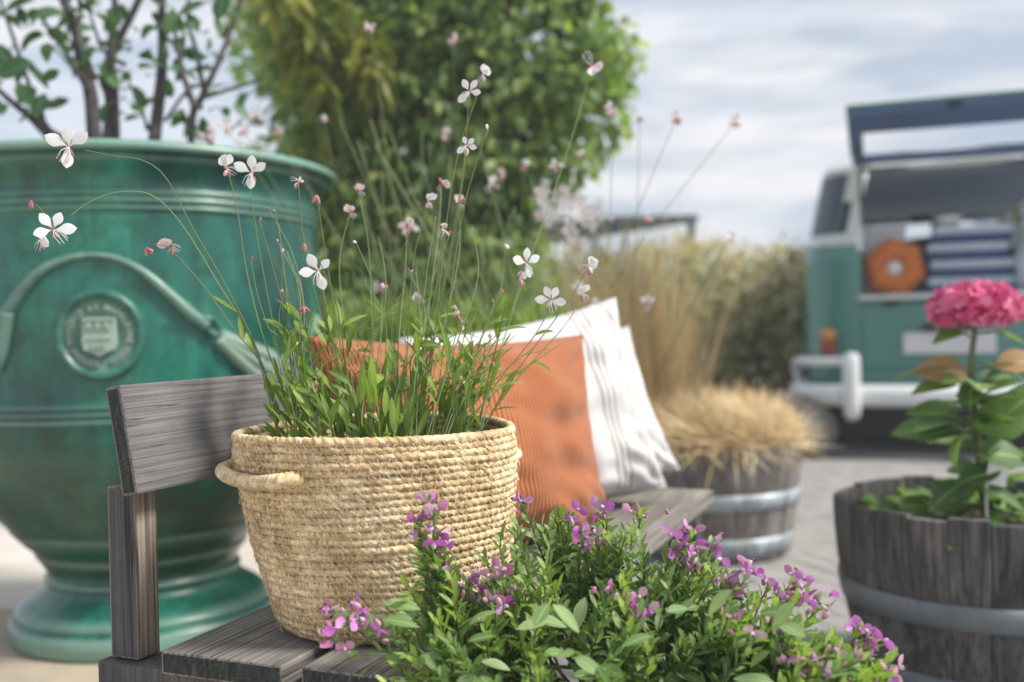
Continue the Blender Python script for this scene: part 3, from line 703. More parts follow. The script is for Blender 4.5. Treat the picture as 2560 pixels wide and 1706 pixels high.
for k in range(4):
    zc = 1.035+k*0.105
    t = vthing('folded_blanket', .13+[0, .01, -.01, .02][k], .26, 1.002+k*0.105, ['lowest blue blanket of the pile in the van', 'second blue blanket up in the pile in the van', 'third blue blanket up in the pile in the van', 'topmost blue blanket of the pile in the van'][k], 'blanket', uni(-.05, .05), 'folded blue blankets in the van')
    mobj('fold', boxmesh('fold', (.5-.015*k, .32, .05), M['navy'], .022, (0, 0, .026)), t)
    mobj('fold', boxmesh('fold', (.49-.015*k, .31, .05), M['paleblue'], .022, (0, 0, .0775)), t)
t = vthing('white_bowl', .02, .28, 1.424, 'small white bowl on top of the blue blankets in the van', 'bowl')
mobj('bowl', mesh('bowl', *lathe([(0, .0), (.05, .0), (.085, .05), (.09, .07), (.082, .07), (.045, .012), (0, .01)], 24), M['white']), t)
t = vthing('glass_vase', .47, .20, 1.002, 'pale glass vase with green sprig at the edge of the van deck', 'vase')
mobj('vase_body', mesh('vase_body', *lathe([(0, .0), (.08, .0), (.10, .08), (.10, .2), (.06, .3), (.04, .34), (.05, .37)], 24), M['paleblue']), t)
mobj('sprig', mesh('sprig', *tube(bez([(0, 0, .3), (-.03, 0, .4), (-.08, 0, .47)], 8), .004, 5), M['gleaf']), t)
V, F, UV = leaf(.08, .04)
for k in range(6): mobj('leaf', mesh('leaf', V, F, M['gleaf'], True, UV), t, frame(Vector((-.01*k-.02, 0, .38+.015*k)), (uni(-1, 1), uni(-1, .2), .4), (0, -.5, 1)))

# ================================================================== BARRELS
def barrel(name, X, Y, H, r_top, r_bot, label, mst, mho, hoops, nst=24, rz=0.0, soil=0.06, jag=.005):
    t = thing(name, (X, Y, 0.02), label, 'barrel planter', rz)
    prof = lambda z: r_bot+(r_top-r_bot)*math.sin(min(1, z/H)*math.pi/2)**1.0
    for k in range(nst):
        a0 = 2*math.pi*k/nst; da = 2*math.pi/nst*0.482; hh = H+uni(-jag, jag); pr = uni(-.0015, .0015)
        V, F = [], []; NZ = 7; th = .024
        for i in range(NZ):
            z = hh*i/(NZ-1)
            for a, r_ in ((a0-da, prof(z)+pr), (a0, prof(z)+pr+.0012), (a0+da, prof(z)+pr), (a0+da, prof(z)-th), (a0-da, prof(z)-th)):
                V.append((r_*math.cos(a), r_*math.sin(a), z))
        for i in range(NZ-1):
            for s in range(5): F.append((i*5+s, i*5+(s+1) % 5, (i+1)*5+(s+1) % 5, (i+1)*5+s))
        F.append((4, 3, 2, 1, 0)); F.append(tuple((NZ-1)*5+s for s in range(5)))
        mobj('stave', mesh('stave', V, F, mst, False), t)
    for z0, hw in hoops:
        V, F = lathe([(prof(z0-hw)+.001, z0-hw), (prof(z0-hw)+.006, z0-hw), (prof(z0)+.0075, z0), (prof(z0+hw)+.006, z0+hw), (prof(z0+hw)+.001, z0+hw)], 96)
        hp = mobj('hoop', mesh('hoop', V, F, mho), t)
        a = R(-75)
        for dz in (-.3, .3):
            bm = bmesh.new(); bmesh.ops.create_uvsphere(bm, u_segments=10, v_segments=6, radius=.007)
            me = bpy.data.meshes.new('rivet'); bm.to_mesh(me); bm.free(); me.materials.append(mho)
            mobj('rivet', me, hp, Matrix.Translation(((prof(z0)+.008)*math.cos(a), (prof(z0)+.008)*math.sin(a), z0+dz*hw)))
    V, F = lathe([(0.001, H-soil+.02), (r_top*.5, H-soil+.012), (prof(H-soil)-.026, H-soil)], 48)
    mobj('soil', mesh('soil', V, F, M['soil']), t)
    return t
b1 = barrel('barrel_planter', 0.735, 3.80, 0.40, .325, .275, 'pale grey half barrel overflowing with straw-coloured grass, behind the bench end', M['stave_pale'], M['hoop_pale'], [(.30-.09, .028), (.05, .03), ], rz=.1)
b2 = barrel('barrel_planter', 1.08, 2.38, 0.41, .322, .262, 'dark half barrel with a hydrangea in it, at the right edge', M['stave'], M['hoop'], [(.205, .027), (.035, .027)], rz=.05, soil=.075, jag=.006)
# slat wall piece: second darker barrel behind first
# dry grass mound
dg = thing('dry_grass', (0.715, 3.80, .375), 'mound of pale straw-coloured grass spilling over the pale barrel', 'grass plant')
ms = []
for k in range(9500):
    a = uni(0, 6.28); r0 = .285*math.sqrt(random.random()); p = Vector((r0*math.cos(a), r0*math.sin(a), uni(.0, .05)))
    outd = Vector((math.cos(a), math.sin(a), 0)); th = uni(0.05, .85)*(0.35+.75*r0/.24)
    d = outd*math.sin(th)+Vector((0, 0, math.cos(th)))+rvec(.25)
    ms.append(frame(p, d, Vector((0, 0, 1))+outd, uni(.55, 1.15)))
tl = [leaf(.165, .007, .55, 0, 5, .3), leaf(.145, .006, .35, 0, 5, .3), leaf(.175, .006, .75, 0, 6, .3)]
merged('blades', tl, ms, M['dry'], dg)
# feather grass behind pillow
fg = thing('feather_grass', (0.60, 4.10, 0), 'tall tan feather grass fanning up left of the straw barrel', 'grass plant')
ms = []; tl = [leaf(1.32, .007, .14, 0, 9, .3), leaf(1.1, .006, .26, 0, 9, .3), leaf(1.2, .007, .05, 0, 9, .3)]
for k in range(1150):
    a = uni(0, 6.28); r0 = uni(0, .10); th = abs(random.gauss(0.04, .14))
    p = Vector((r0*math.cos(a), r0*math.sin(a), uni(0.0, .12)))
    d = Vector((math.cos(a)*math.sin(th)-.16, math.sin(a)*math.sin(th), math.cos(th)))
    ms.append(frame(p, d, Vector((-math.cos(a), -math.sin(a), .3)), uni(.6, 1.0)))
merged('blades', tl, ms, M['feather'], fg)
g2 = thing('green_grass', (0.30, 4.3, 0), 'greener wispy grass behind the white pillows, left of the tan grass', 'grass plant')
ms = []
for k in range(1200):
    a = uni(0, 6.28); r0 = uni(0, .16); th = abs(random.gauss(0.1, .2))
    d = Vector((math.cos(a)*math.sin(th), math.sin(a)*math.sin(th), math.cos(th)))
    ms.append(frame(Vector((r0*math.cos(a), r0*math.sin(a), 0)), d, Vector((-math.cos(a), -math.sin(a), .3)), uni(.6, 1.05)))
merged('blades', tl, ms, M['gshrub'], g2)

# ================================================================== URN
UX, UY = (348-1280)/FPX*2.95, 2.95
prof = [(0.0, 0.0), (.355, 0), (.362, .008), (.362, .052), (.352, .062), (.346, .066), (.350, .074), (.342, .086), (.325, .100), (.300, .115), (.278, .130), (.262, .148), (.264, .155), (.270, .160), (.268, .168), (.258, .174),
        (.262, .190), (.276, .212), (.288, .228), (.290, .236), (.287, .241), (.296, .248), (.318, .268), (.340, .292), (.352, .306), (.350, .312), (.358, .319), (.385, .352), (.412, .390), (.440, .432), (.468, .482), (.492, .535), (.507, .585), (.513, .618),
        (.516, .622), (.522, .628), (.516, .634), (.515, .640), (.523, .646), (.516, .652), (.516, .658), (.523, .664), (.517, .671), (.518, .70), (.521, .78), (.521, .88), (.518, .98), (.514, 1.07), (.510, 1.13),
        (.511, 1.139), (.518, 1.144), (.512, 1.150), (.511, 1.156), (.520, 1.162), (.513, 1.169), (.512, 1.175), (.518, 1.182), (.512, 1.188), (.513, 1.205), (.524, 1.232), (.540, 1.252), (.548, 1.262), (.546, 1.268), (.556, 1.271), (.568, 1.276), (.574, 1.282), (.571, 1.292), (.556, 1.300),
        (.53, 1.305), (.50, 1.302), (.485, 1.29), (.482, 1.25), (.482, 1.1), (.3, 1.08), (0.001, 1.08)]
urn = thing('glazed_urn', (UX, UY, 0.016), 'huge green glazed garden urn with garland relief and medallion, behind the bench', 'urn')
pp = []
for (r0, z0), (r1, z1) in zip(prof, prof[1:]):
    pp.append((r0, z0))
    L_ = math.hypot(r1-r0, z1-z0)
    for k in range(1, int(L_/.035)): pp.append((r0+(r1-r0)*k/int(L_/.035), z0+(z1-z0)*k/int(L_/.035)))
pp.append(prof[-1])
V, F = lathe(pp[:-1], 144)
V2 = []
for x, y, z in V:
    r_ = math.hypot(x, y); nn = noise.noise(Vector((x*2.2, y*2.2, z*2.2)))*0.005+noise.noise(Vector((x*9, y*9, z*9)))*0.0012
    if r_ > 1e-4: x += x/r_*nn; y += y/r_*nn
    V2.append((x, y, z))
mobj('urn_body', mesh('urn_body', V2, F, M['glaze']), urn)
V, F = lathe([(.001, 1.19), (.3, 1.2), (.483, 1.18)], 48); mobj('soil', mesh('soil', V, F, M['soil']), urn)
def urn_r(z):
    for (r0, z0), (r1, z1) in zip(prof[30:60], prof[31:61]):
        if z0 <= z <= z1: return r0+(r1-r0)*(z-z0)/max(1e-6, z1-z0)
    return .51
def on_urn(px, py, off=0.0):
    """point where the line of sight meets the urn's wall, in urn coordinates, and its outward normal"""
    d = ray(px, py); o_ = Vector((0, 0, CAMZ)); t = 1.8
    for _ in range(600):
        p = o_+d*t; q_ = p-urn.location; r_ = math.hypot(q_.x, q_.y)
        if r_ <= urn_r(q_.z)+off: break
        t += 0.004
    nr = Vector((q_.x, q_.y, 0)).normalized(); return q_, nr
# garland rope
def garland(pts, radf, name='garland'):
    P = [on_urn(*p)[0] for p in pts]; sm = bez(P, 70)
    out_ = []
    for p in sm:
        nr = Vector((p.x, p.y, 0)).normalized(); out_.append(nr*(urn_r(p.z)+.006)+Vector((0, 0, p.z)))
    return out_, tube(out_, [radf(i/69) for i in range(70)], 12)
k_ = 1.088
g1, (V, F) = garland([(p[0]*k_, p[1]*k_) for p in ((2, 790), (8, 750), (40, 690), (90, 632), (150, 598), (210, 588), (270, 596), (330, 628), (390, 680), (435, 722), (470, 748))], lambda t: .011+.004*math.sin(t*9)+.004*max(0, t-.8)*5)
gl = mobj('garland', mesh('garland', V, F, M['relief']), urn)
# ring knot and tassel
def blob_on(px, py, sx, sz, th, rot, mat, name, parent, prof_=None):
    p, nr = on_urn(px, py); p = nr*(urn_r(p.z))+Vector((0, 0, p.z))
    V, F = lathe(prof_ or [(0.001, 1), (.55, .85), (.85, .5), (1, 0), (1.0, -.4)], 28)
    m_ = frame(p, Vector((0, 0, 1)), nr)  # y up, z outward
    return mobj(name, mesh(name, [(v_[0]*sx, v_[1]*sz, v_[2]*th) for v_ in V], F, mat), parent, m_ @ Matrix.Rotation(rot, 4, 'Z'))
blob_on(483*k_, 752*k_, .020, .034, .020, R(35), M['relief'], 'knot', gl, [(0.001, .35), (.35, .4), (.5, .9), (.75, 1.1), (1, .7), (1.05, -.4)])
# tassel of overlapping lobes widening down to the right
tas = []
for k in range(13):
    u_ = k/12; cx = (505+u_*95)*k_; cy = (778+u_*62)*k_
    for s in (-1, 0, 1):
        wv_ = 10+22*u_
        p0, nr = on_urn(cx+s*wv_*0.45*k_, cy-s*wv_*0.75*k_)
        p = nr*(urn_r(p0.z)+.006)+Vector((0, 0, p0.z))
        bm = bmesh.new(); bmesh.ops.create_uvsphere(bm, u_segments=10, v_segments=7, radius=1)
        m_ = frame(p, Vector((0.8, 0, -.6)), nr) @ Matrix.Diagonal((.013+.006*u_, .030, .013, 1)); bm.transform(m_)
        tas.append(([v_.co.copy() for v_ in bm.verts], [tuple(v_.index for v_ in f_.verts) for f_ in bm.faces])); bm.free()
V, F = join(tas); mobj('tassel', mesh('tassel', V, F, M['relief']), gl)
for k in range(5):
    off_ = (k-2)*6
    pts = [(500*k_+off_*.5, (775*k_)-off_*.6), (540*k_+off_, 806*k_-off_), (575*k_+off_*1.2, 832*k_-off_*1.2)]
    P = []
    for p in bez([on_urn(*q_)[0] for q_ in pts], 12):
        nr = Vector((p.x, p.y, 0)).normalized(); P.append(nr*(urn_r(p.z)+.017)+Vector((0, 0, p.z)))
    mobj('strand', mesh('strand', *tube(P, .0035, 6), M['relief']), gl)
# rosette cluster where the garlands meet, and next garland going up to the right
ros = []
for k in range(22):
    p0, nr = on_urn((600+uni(-16, 60))*k_, (845+uni(-24, 22))*k_); p = nr*(urn_r(p0.z)+.006)+Vector((0, 0, p0.z))
    bm = bmesh.new(); bmesh.ops.create_icosphere(bm, subdivisions=2, radius=uni(.012, .02)); bm.transform(Matrix.Translation(p))
    ros.append(([v_.co.copy() for v_ in bm.verts], [tuple(v_.index for v_ in f_.verts) for f_ in bm.faces])); bm.free()
V, F = join(ros); mobj('rosette', mesh('rosette', V, F, M['relief']), urn)
g2_, (V, F) = garland([(p[0]*k_, p[1]*k_) for p in ((640, 838), (670, 815), (695, 790), (712, 760), (722, 730))], lambda t: .016-.004*t)
mobj('garland', mesh('garland', V, F, M['relief']), urn)
g3_, (V, F) = garland([(p[0]*k_, p[1]*k_) for p in ((22, 720), (12, 770), (3, 810), (-12, 850))], lambda t: .017+.006*t)
mobj('garland', mesh('garland', V, F, M['relief']), urn)
# medallion
pm, nr = on_urn(252, 838); MR = .098
pm = nr*(urn_r(pm.z)-.004)+Vector((0, 0, pm.z))
MF = frame(pm, Vector((0, 0, 1)), nr)
V, F = lathe([(0.001, .012), (.082, .012), (.086, .015), (.091, .023), (.098, .026), (.105, .020), (.108, .008), (.108, -.03)], 72)
V = [(x*(.97), y*1.03, z - (x*x)/(2*.52)) for x, y, z in V]
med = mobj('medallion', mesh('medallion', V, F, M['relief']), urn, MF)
sh = [(-.038, .042), (.038, .042), (.040, -.018), (.036, -.036), (.016, -.044), (0, -.052), (-.016, -.044), (-.036, -.036), (-.040, -.018)]
V = [(x, y, .010) for x, y in sh]+[(x*.96, y*.96, .024) for x, y in sh]; n9 = len(sh)
F = [tuple(n9+i for i in range(n9))]+[(i, (i+1) % n9, n9+(i+1) % n9, n9+i) for i in range(n9)]
F = [f_[::-1] if len(f_) == 4 else f_[::-1] for f_ in F]
shd = mobj('shield', mesh('shield', V, F, M['relief'], False), med)
bits = []
def cub(cx, cy, sx, sy, z0, z1):
    V = [(cx+a*sx/2, cy+b_*sy/2, z) for a in (-1, 1) for b_ in (-1, 1) for z in (z0, z1)]; return V, cubeF
bits += [cub(0, .038, .072, .006, .022, .031), cub(0, -.008, .056, .003, .022, .028), cub(0, .012, .056, .0025, .022, .027)]
for x in (-.02, 0, .02): bits += [cub(x, .023, .010, .012, .022, .031), cub(x, .032, .006, .004, .022, .029)]
for x in (-.012, 0, .012): bits += [cub(x, -.025, .006, .012, .022, .029)]
V, F = join(bits); mobj('shield', mesh('shield_charge', V, F, M['relief'], False), med)
def arc_text(word, rad, a_mid, step, inward=False, size=.0185):
    parts_ = []
    dg_ = None
    for i, ch in enumerate(word):
        if ch == ' ': continue
        cu = bpy.data.curves.new('t', 'FONT'); cu.body = ch; cu.size = size; cu.extrude = .004; cu.align_x = 'CENTER'; cu.offset = .0003; cu.resolution_u = 2
        ob = bpy.data.objects.new('t', cu); COL.objects.link(ob); bpy.context.view_layer.update()
        me_ = bpy.data.meshes.new_from_object(ob.evaluated_get(bpy.context.evaluated_depsgraph_get()))
        k = i-(len(word)-1)/2
        if not inward: a = a_mid-k*step; m_ = Matrix.Rotation(a-math.pi/2, 4, 'Z') @ Matrix.Translation((0, rad, .014))
        else: a = a_mid+k*step; m_ = Matrix.Rotation(a+math.pi/2, 4, 'Z') @ Matrix.Translation((0, -rad-size*.7, .014))
        parts_.append(([m_ @ v_.co for v_ in me_.vertices], [tuple(p_.vertices) for p_ in me_.polygons]))
        bpy.data.objects.remove(ob); bpy.data.curves.remove(cu); bpy.data.meshes.remove(me_)
    return join(parts_)
V1, F1 = join([arc_text('POTERIE LA MADELEINE', .062, R(90), R(10.8)), arc_text('ANDUZE  GARD', .062, R(-90), R(10.5), True)])
V1 = [Vector((v_[0], v_[1], v_[2]-v_[0]**2/(2*.52))) for v_ in V1]
mobj('lettering', mesh('lettering', V1, F1, M['relief'], False), med)

# tree standing in the urn
ut = thing('urn_tree', (UX, UY, 1.20), 'dark-stemmed small tree with big oval leaves growing in the green urn', 'tree')
ui = place_inv(ut)
trunks = [([(222, 330), (212, 240), (190, 140), (170, 60), (135, -30), (110, -160)], .019),
          ([(262, 335), (256, 250), (240, 180), (270, 100), (315, 10), (370, -120)], .017),
          ([(268, 330), (262, 230), (255, 120), (262, 20), (250, -120)], .014),
          ([(372, 335), (366, 220), (372, 120), (372, 20), (380, -140)], .017),
          ([(432, 335), (440, 280), (462, 225), (500, 150), (535, 60), (570, -60)], .011),
          ([(450, 250), (420, 170), (405, 90), (390, 30)], .009),
          ([(205, 210), (170, 150), (130, 90), (80, 20)], .008), ([(120, 320), (70, 270), (20, 230), (-30, 180)], .012),
          ([(215, 180), (180, 90), (185, 20), (170, -80)], .009), ([(460, 228), (520, 208), (575, 192), (610, 176)], .006), ([(150, 320), (95, 270), (20, 60), (-10, -20)], .007),
          ([(290, 150), (240, 120), (215, 60), (200, 0)], .006), ([(380, 280), (430, 210), (470, 190), (520, 130)], .005), ([(340, 290), (300, 200), (290, 170)], .004), ([(470, 215), (450, 120), (430, 40), (440, -60)], .007)]
twigs = []
for pts, r_ in trunks:
    Y0 = UY+uni(-.15, .12)
    P = [at2(x+uni(-2, 2), y, Y0+uni(-.02, .02)) for x, y in pts]
    if pts[0][1] > 325: P[0].z = 1.20; P[0].y = UY+uni(-.1, .1)
    sm = bez(P, 24)
    r_ *= 1.15; mobj('trunk' if r_ > .0115 else 'branch', mesh('trunk', *tube([ui @ p for p in sm], [r_*(1-.55*i/23) for i in range(24)], 9), M['bark']), ut)
    twigs.append(sm)
tlv = [leaf(.095, .048, .15, .2, 7, .48), leaf(.08, .036, .3, .25, 7, .45), leaf(.07, .04, .1, .3, 7, .5)]
tms = leafmeshes('leaf', tlv, M['tleaf'])
spots = [(70, 140, 200, 1.5), (105, 215, 250, 1.1), (160, 230, 195, .9), (100, 80, 170, .8), (25, 160, 120, 1.3), (400, 20, 260, 1.0), (500, 50, 80, 1.0), (535, 240, -40, .7), (360, 10, 100, 1.1), (430, 30, 300, .9), (300, 240, -30, .6), (330, 290, -20, .5), (190, 145, 60, .7), (240, 240, 260, .6), (60, 40, 10, 1.2), (10, 30, 30, 1.2), (130, 20, 200, 1.0), (40, 190, 300, 1.1), (250, 40, 280, .8), (475, 5, 200, 1.0)]
for x, y, ang, s in spots:
    p = at2(x, y, UY+uni(-.25, .05)); d = Vector((math.cos(R(ang)), uni(-.4, .2), math.sin(R(ang))))
    mobj('leaf', random.choice(tms), ut, ui @ frame(p, d, Vector((uni(-.5, .5), -1, uni(.1, .9))), s))
for k in range(265):
    sm = random.choice(twigs); p = sm[random.randint(6, 23)]+rvec(.05)
    if p.x > at2(560, 0, UY).x: continue
    d = Vector((uni(-1, 1), uni(-1, 1), uni(-.8, .6))); mobj('leaf', random.choice(tms), ut, ui @ frame(p, d, Vector((0, -.6, 1))+rvec(.5), uni(.45, 1.0)))

# ================================================================== BENCH
TH = R(22.5)
A = Vector((math.sin(TH), math.cos(TH), 0)); B = Vector((math.cos(TH), -math.sin(TH), 0))
SZ = 0.45
O0 = onz(402, 1627, SZ)           # near back corner of the first seat board
bench = thing('wooden_bench', (O0.x, O0.y, 0.016), 'weathered grey wooden bench with a low plank backrest, under the basket and pillows', 'bench', math.pi/2-TH)
# bench local axes: x along A, y = -B
BI = place_inv(bench)
def bpart(name, a0, a1, b0, b1, z0, z1, mat, end=None, axis=0, bev=.003, tilt=0):
    me = boxmesh(name, (a1-a0, b1-b0, z1-z0), mat, bev, (0, 0, 0), end, axis)
    m_ = Matrix.Translation(((a0+a1)/2, -(b0+b1)/2, (z0+z1)/2-.016))
    if tilt: m_ = m_ @ Matrix.Rotation(tilt, 4, 'X')
    return mobj(name, me, bench, m_)
LB = 1.43
bpart('seat_board', 0.0, LB, 0.0, .183, .420, .45, M['wood_x'], M['endgrain'])
bpart('seat_board', 0.008, LB+.004, .205, .417, .419, .4492, M['wood_x'], M['endgrain'])
# posts: near one from picture
pn = onz(348, 1645, .425); an = (pn-O0).dot(A); bn = (pn-O0).dot(B)
print('POST', an, bn)
c0 = at(328, 1227, pn.y-.01)   # lower front near corner
for a0 in (an, LB-.12):
    bpart('back_post', a0, a0+.040, bn-.048, bn, .4215, c0.z+.002, M['wood_post'], M['wood_dark'], 0, .0025)  # shade painted onto the post's end-facing sides with darker wood
    bpart('cross_rail', a0-.012, a0+.050, bn-.060, .40, .345, .4185, M['wood_dark'], None, 1)
    for b0 in (bn-.05, .33):
        bpart('leg', a0-.004, a0+.042, b0, b0+.05, 0.018, .344, M['wood_dark'], None, 2)
bpart('stretcher', an+.05, LB-.12, .17, .21, .36, .41, M['wood_dark'], None)
# backrest plank, leaning back
ab = (c0-O0).dot(A); bb_ = (c0-O0).dot(B)
print('BACK', ab, bb_, c0.z)
tilt = R(10); HB = .142; TB = .026
me = boxmesh('backrest', (LB-ab-.01, TB, HB), M['wood_back'], .004, ((LB-ab-.01)/2, TB/2, HB/2), M['endgrain'], 0)
zb = c0.z-.016
mobj('backrest', me, bench, Matrix.Translation((an-.034, -(bn+TB+.010), zb)) @ Matrix.Rotation(-tilt, 4, 'X'))

# ================================================================== BASKET
BX, BY_, BZ0 = -0.190, 1.425, 0.4505
RIM = 0.713
bk = thing('straw_basket', (BX, BY_, BZ0), 'round coiled straw basket with rope handle, holding the white-flowered plant on the bench', 'basket')
HBK = RIM-BZ0; NC = 27; pit = HBK/(NC+.2)
def brad(t, a):
    """wall radius at height fraction t and angle a (a=0 is +x)"""
    r_ = .140+.047*min(1, t/.92)**0.85
    if t < .06: r_ -= .018*(1-t/.06)
    ca = math.cos(a)
    if ca > 0: r_ += .020*ca*(1-t)*min(1, t*6)      # right side is straighter
    if ca < 0: r_ += .004*(-ca)*math.sin(t*math.pi)
    r_ += .0035*math.sin(3*a+1.2+2*t)+.0022*math.sin(5*a+4*t)
    return r_
def coil(zc, t, rr, seg=736, sides=10, bumps=46, ph=0, rshift=0):
    V, F, UV = [], [], []
    for i in range(seg):
        a = 2*math.pi*i/seg
        irr = noise.noise(Vector((math.cos(a)*6, math.sin(a)*6, zc*80)))
        R0 = brad(t, a)+.0012*irr+rshift
        z = zc+.0016*math.sin(2*a+t*5)*1.0+.0009*noise.noise(Vector((math.cos(a)*3, math.sin(a)*3, zc*60)))
        rv = rr*(1+.16*irr)
        tw = bumps*a+ph+1.2*irr
        for s in range(sides):
            b_ = 2*math.pi*s/sides
            lob = abs(math.cos((b_*2+tw*2)/2.0))
            r_ = rv*(.72+.36*lob**.6)
            rad = R0+r_*math.cos(b_); zz = z+r_*math.sin(b_)*1.02
            V.append((rad*math.cos(a), rad*math.sin(a), zz)); UV.append(((b_+tw)/math.pi, a*3))
    for i in range(seg):
        for s in range(sides):
            j = (i+1) % seg; F.append((i*sides+s, j*sides+s, j*sides+(s+1) % sides, i*sides+(s+1) % sides))
    return V, F, UV
for k in range(NC+1):
    t = (k+.5)/(NC+.5); zc = .0055+k*pit*0.985
    V, F, UV = coil(zc, t, .0056 if k < NC else .0064, ph=uni(0, 6), rshift=uni(-.0007, .0009))
    mobj('coil', mesh('coil', V, F, M['straw'], True, UV), bk)
# flat coiled bottom
V, F = lathe([(.001, .003), (.14, .003)], 48); mobj('base', mesh('base', V, F, M['straw'], True, [(v_[0], v_[1]) for v_ in V]), bk)
# zigzag stitching over the coils
st_V, st_F = [], []
def fibre(p0, p1, w_, outn):
    d = (p1-p0).normalized(); s = d.cross(outn).normalized()*w_; o_ = len(st_V)
    m_ = (p0+p1)/2+outn*w_*1.4
    st_V.extend([p0-s, p0+s, m_+s, m_-s, p1+s, p1-s]); st_F.extend([(o_, o_+1, o_+2, o_+3), (o_+3, o_+2, o_+4, o_+5)])
for k in range(NC):
    nst = 118
    for i in range(nst):
        a = 2*math.pi*(i+uni(-.3, .3))/nst; t = (k+1.0)/(NC+.5); zc = .0055+(k+.5)*pit*.985
        if random.random() < .12: continue
        da = uni(.010, .028)*(1 if random.random() < .7 else -1); hh = uni(.0022, .0042)
        r0 = brad(t, a)+.0052; nrm = Vector((math.cos(a), math.sin(a), 0))
        def q2(a_, dz, ex): r_ = brad(t, a_)+ex; return Vector((r_*math.cos(a_), r_*math.sin(a_), zc+dz+.0016*math.sin(2*a_+t*5)))
        fibre(q2(a+da/2, -hh, .0058), q2(a-da/2, hh, .0058), .00034, nrm)
mobj('stitching', mesh('stitching', st_V, st_F, M['thread'], False), bk, kind='stuff')
st_V, st_F = [], []
for k in range(850):   # loose frayed straw ends
    a = uni(0, 6.283); t = random.random(); z = t*HBK; nrm = Vector((math.cos(a), math.sin(a), 0)); r0 = brad(t, a)+.0055
    p0 = Vector((r0*math.cos(a), r0*math.sin(a), z)); tan = Vector((-math.sin(a), math.cos(a), 0))
    sl = uni(.003, .010); p1 = p0+tan*sl+Vector((0, 0, -sl*uni(.3, 1.1)))+nrm*uni(.0005, .003)
    if (p1-p0).length > .003: fibre(p0, p1, uni(.0004, .0012), nrm)
mobj('loose_straw', mesh('loose_straw', st_V, st_F, M['straw_pale'], False, [(v_[0]*3, v_[2]*3) for v_ in st_V]), bk, kind='stuff')
V, F = lathe([(.001, .225), (.1, .228), (.188, .222)], 48); mobj('soil', mesh('soil', V, F, M['soil']), bk)
# rope handle on the left: a loop wrapped with cord
bi = place_inv(bk)
def wall(px, py):   # point on the basket wall along a sight line
    d = ray(px, py); o_ = Vector((0, 0, CAMZ)); t = 1.1
    for _ in range(500):
        p = bi @ (o_+d*t); r_ = math.hypot(p.x, p.y); tt = max(0, min(1, p.z/HBK))
        if r_ <= brad(tt, math.atan2(p.y, p.x))+.004: return p
        t += .002
    return p
h0 = wall(757, 1197); aL = R(186)
tt = .80; h1 = Vector((brad(tt, aL)*math.cos(aL), brad(tt, aL)*math.sin(aL), h0.z+.006))
ctrl = [h0+(-h0).normalized()*.01, h0+Vector((-.012, -.008, .0)), bi @ at(700, 1203, 1.235), bi @ at(640, 1208, 1.27), bi @ at(580, 1195, 1.325), bi @ at(556, 1178, 1.37), bi @ at(575, 1167, 1.42), h1+Vector((.004, 0, 0)), h1*0.97]
ctrl[-1].z = h1.z
hp_ = bez(ctrl, 190)
V, F = [], []; UVh = []
nrm = Vector((0, 0, 1)); SD = 12
cum = 0
for i, p in enumerate(hp_):
    tv = (hp_[min(i+1, 189)]-hp_[max(i-1, 0)]).normalized(); n1 = (nrm-tv*nrm.dot(tv)).normalized(); b1_ = tv.cross(n1)
    if i: cum += (p-hp_[i-1]).length
    for s in range(SD):
        a = 2*math.pi*s/SD; rr = .0094*(.80+.28*abs(math.sin(cum/.0066*math.pi+a*.5)))*(1+.06*noise.noise(p*90))
        V.append(p+(n1*math.cos(a)+b1_*math.sin(a))*rr); UVh.append((cum*3, s/SD))
for i in range(189):
    for s in range(SD): F.append((i*SD+s, i*SD+(s+1) % SD, (i+1)*SD+(s+1) % SD, (i+1)*SD+s))
mobj('handle', mesh('handle', V, F, M['straw_pale'], True, UVh), bk)
# the other handle on the right far side
ctrl2 = []
for a_, ex in ((R(20), -.004), (R(24), .03), (R(40), .055), (R(56), .03), (R(62), -.004)):
    r_ = brad(.85, a_)+ex; ctrl2.append(Vector((r_*math.cos(a_), r_*math.sin(a_), .21)))
V, F = tube(bez(ctrl2, 60), .007, 8); mobj('handle', mesh('handle', V, F, M['straw_pale'], True, [(0, 0)]*len(V)), bk)

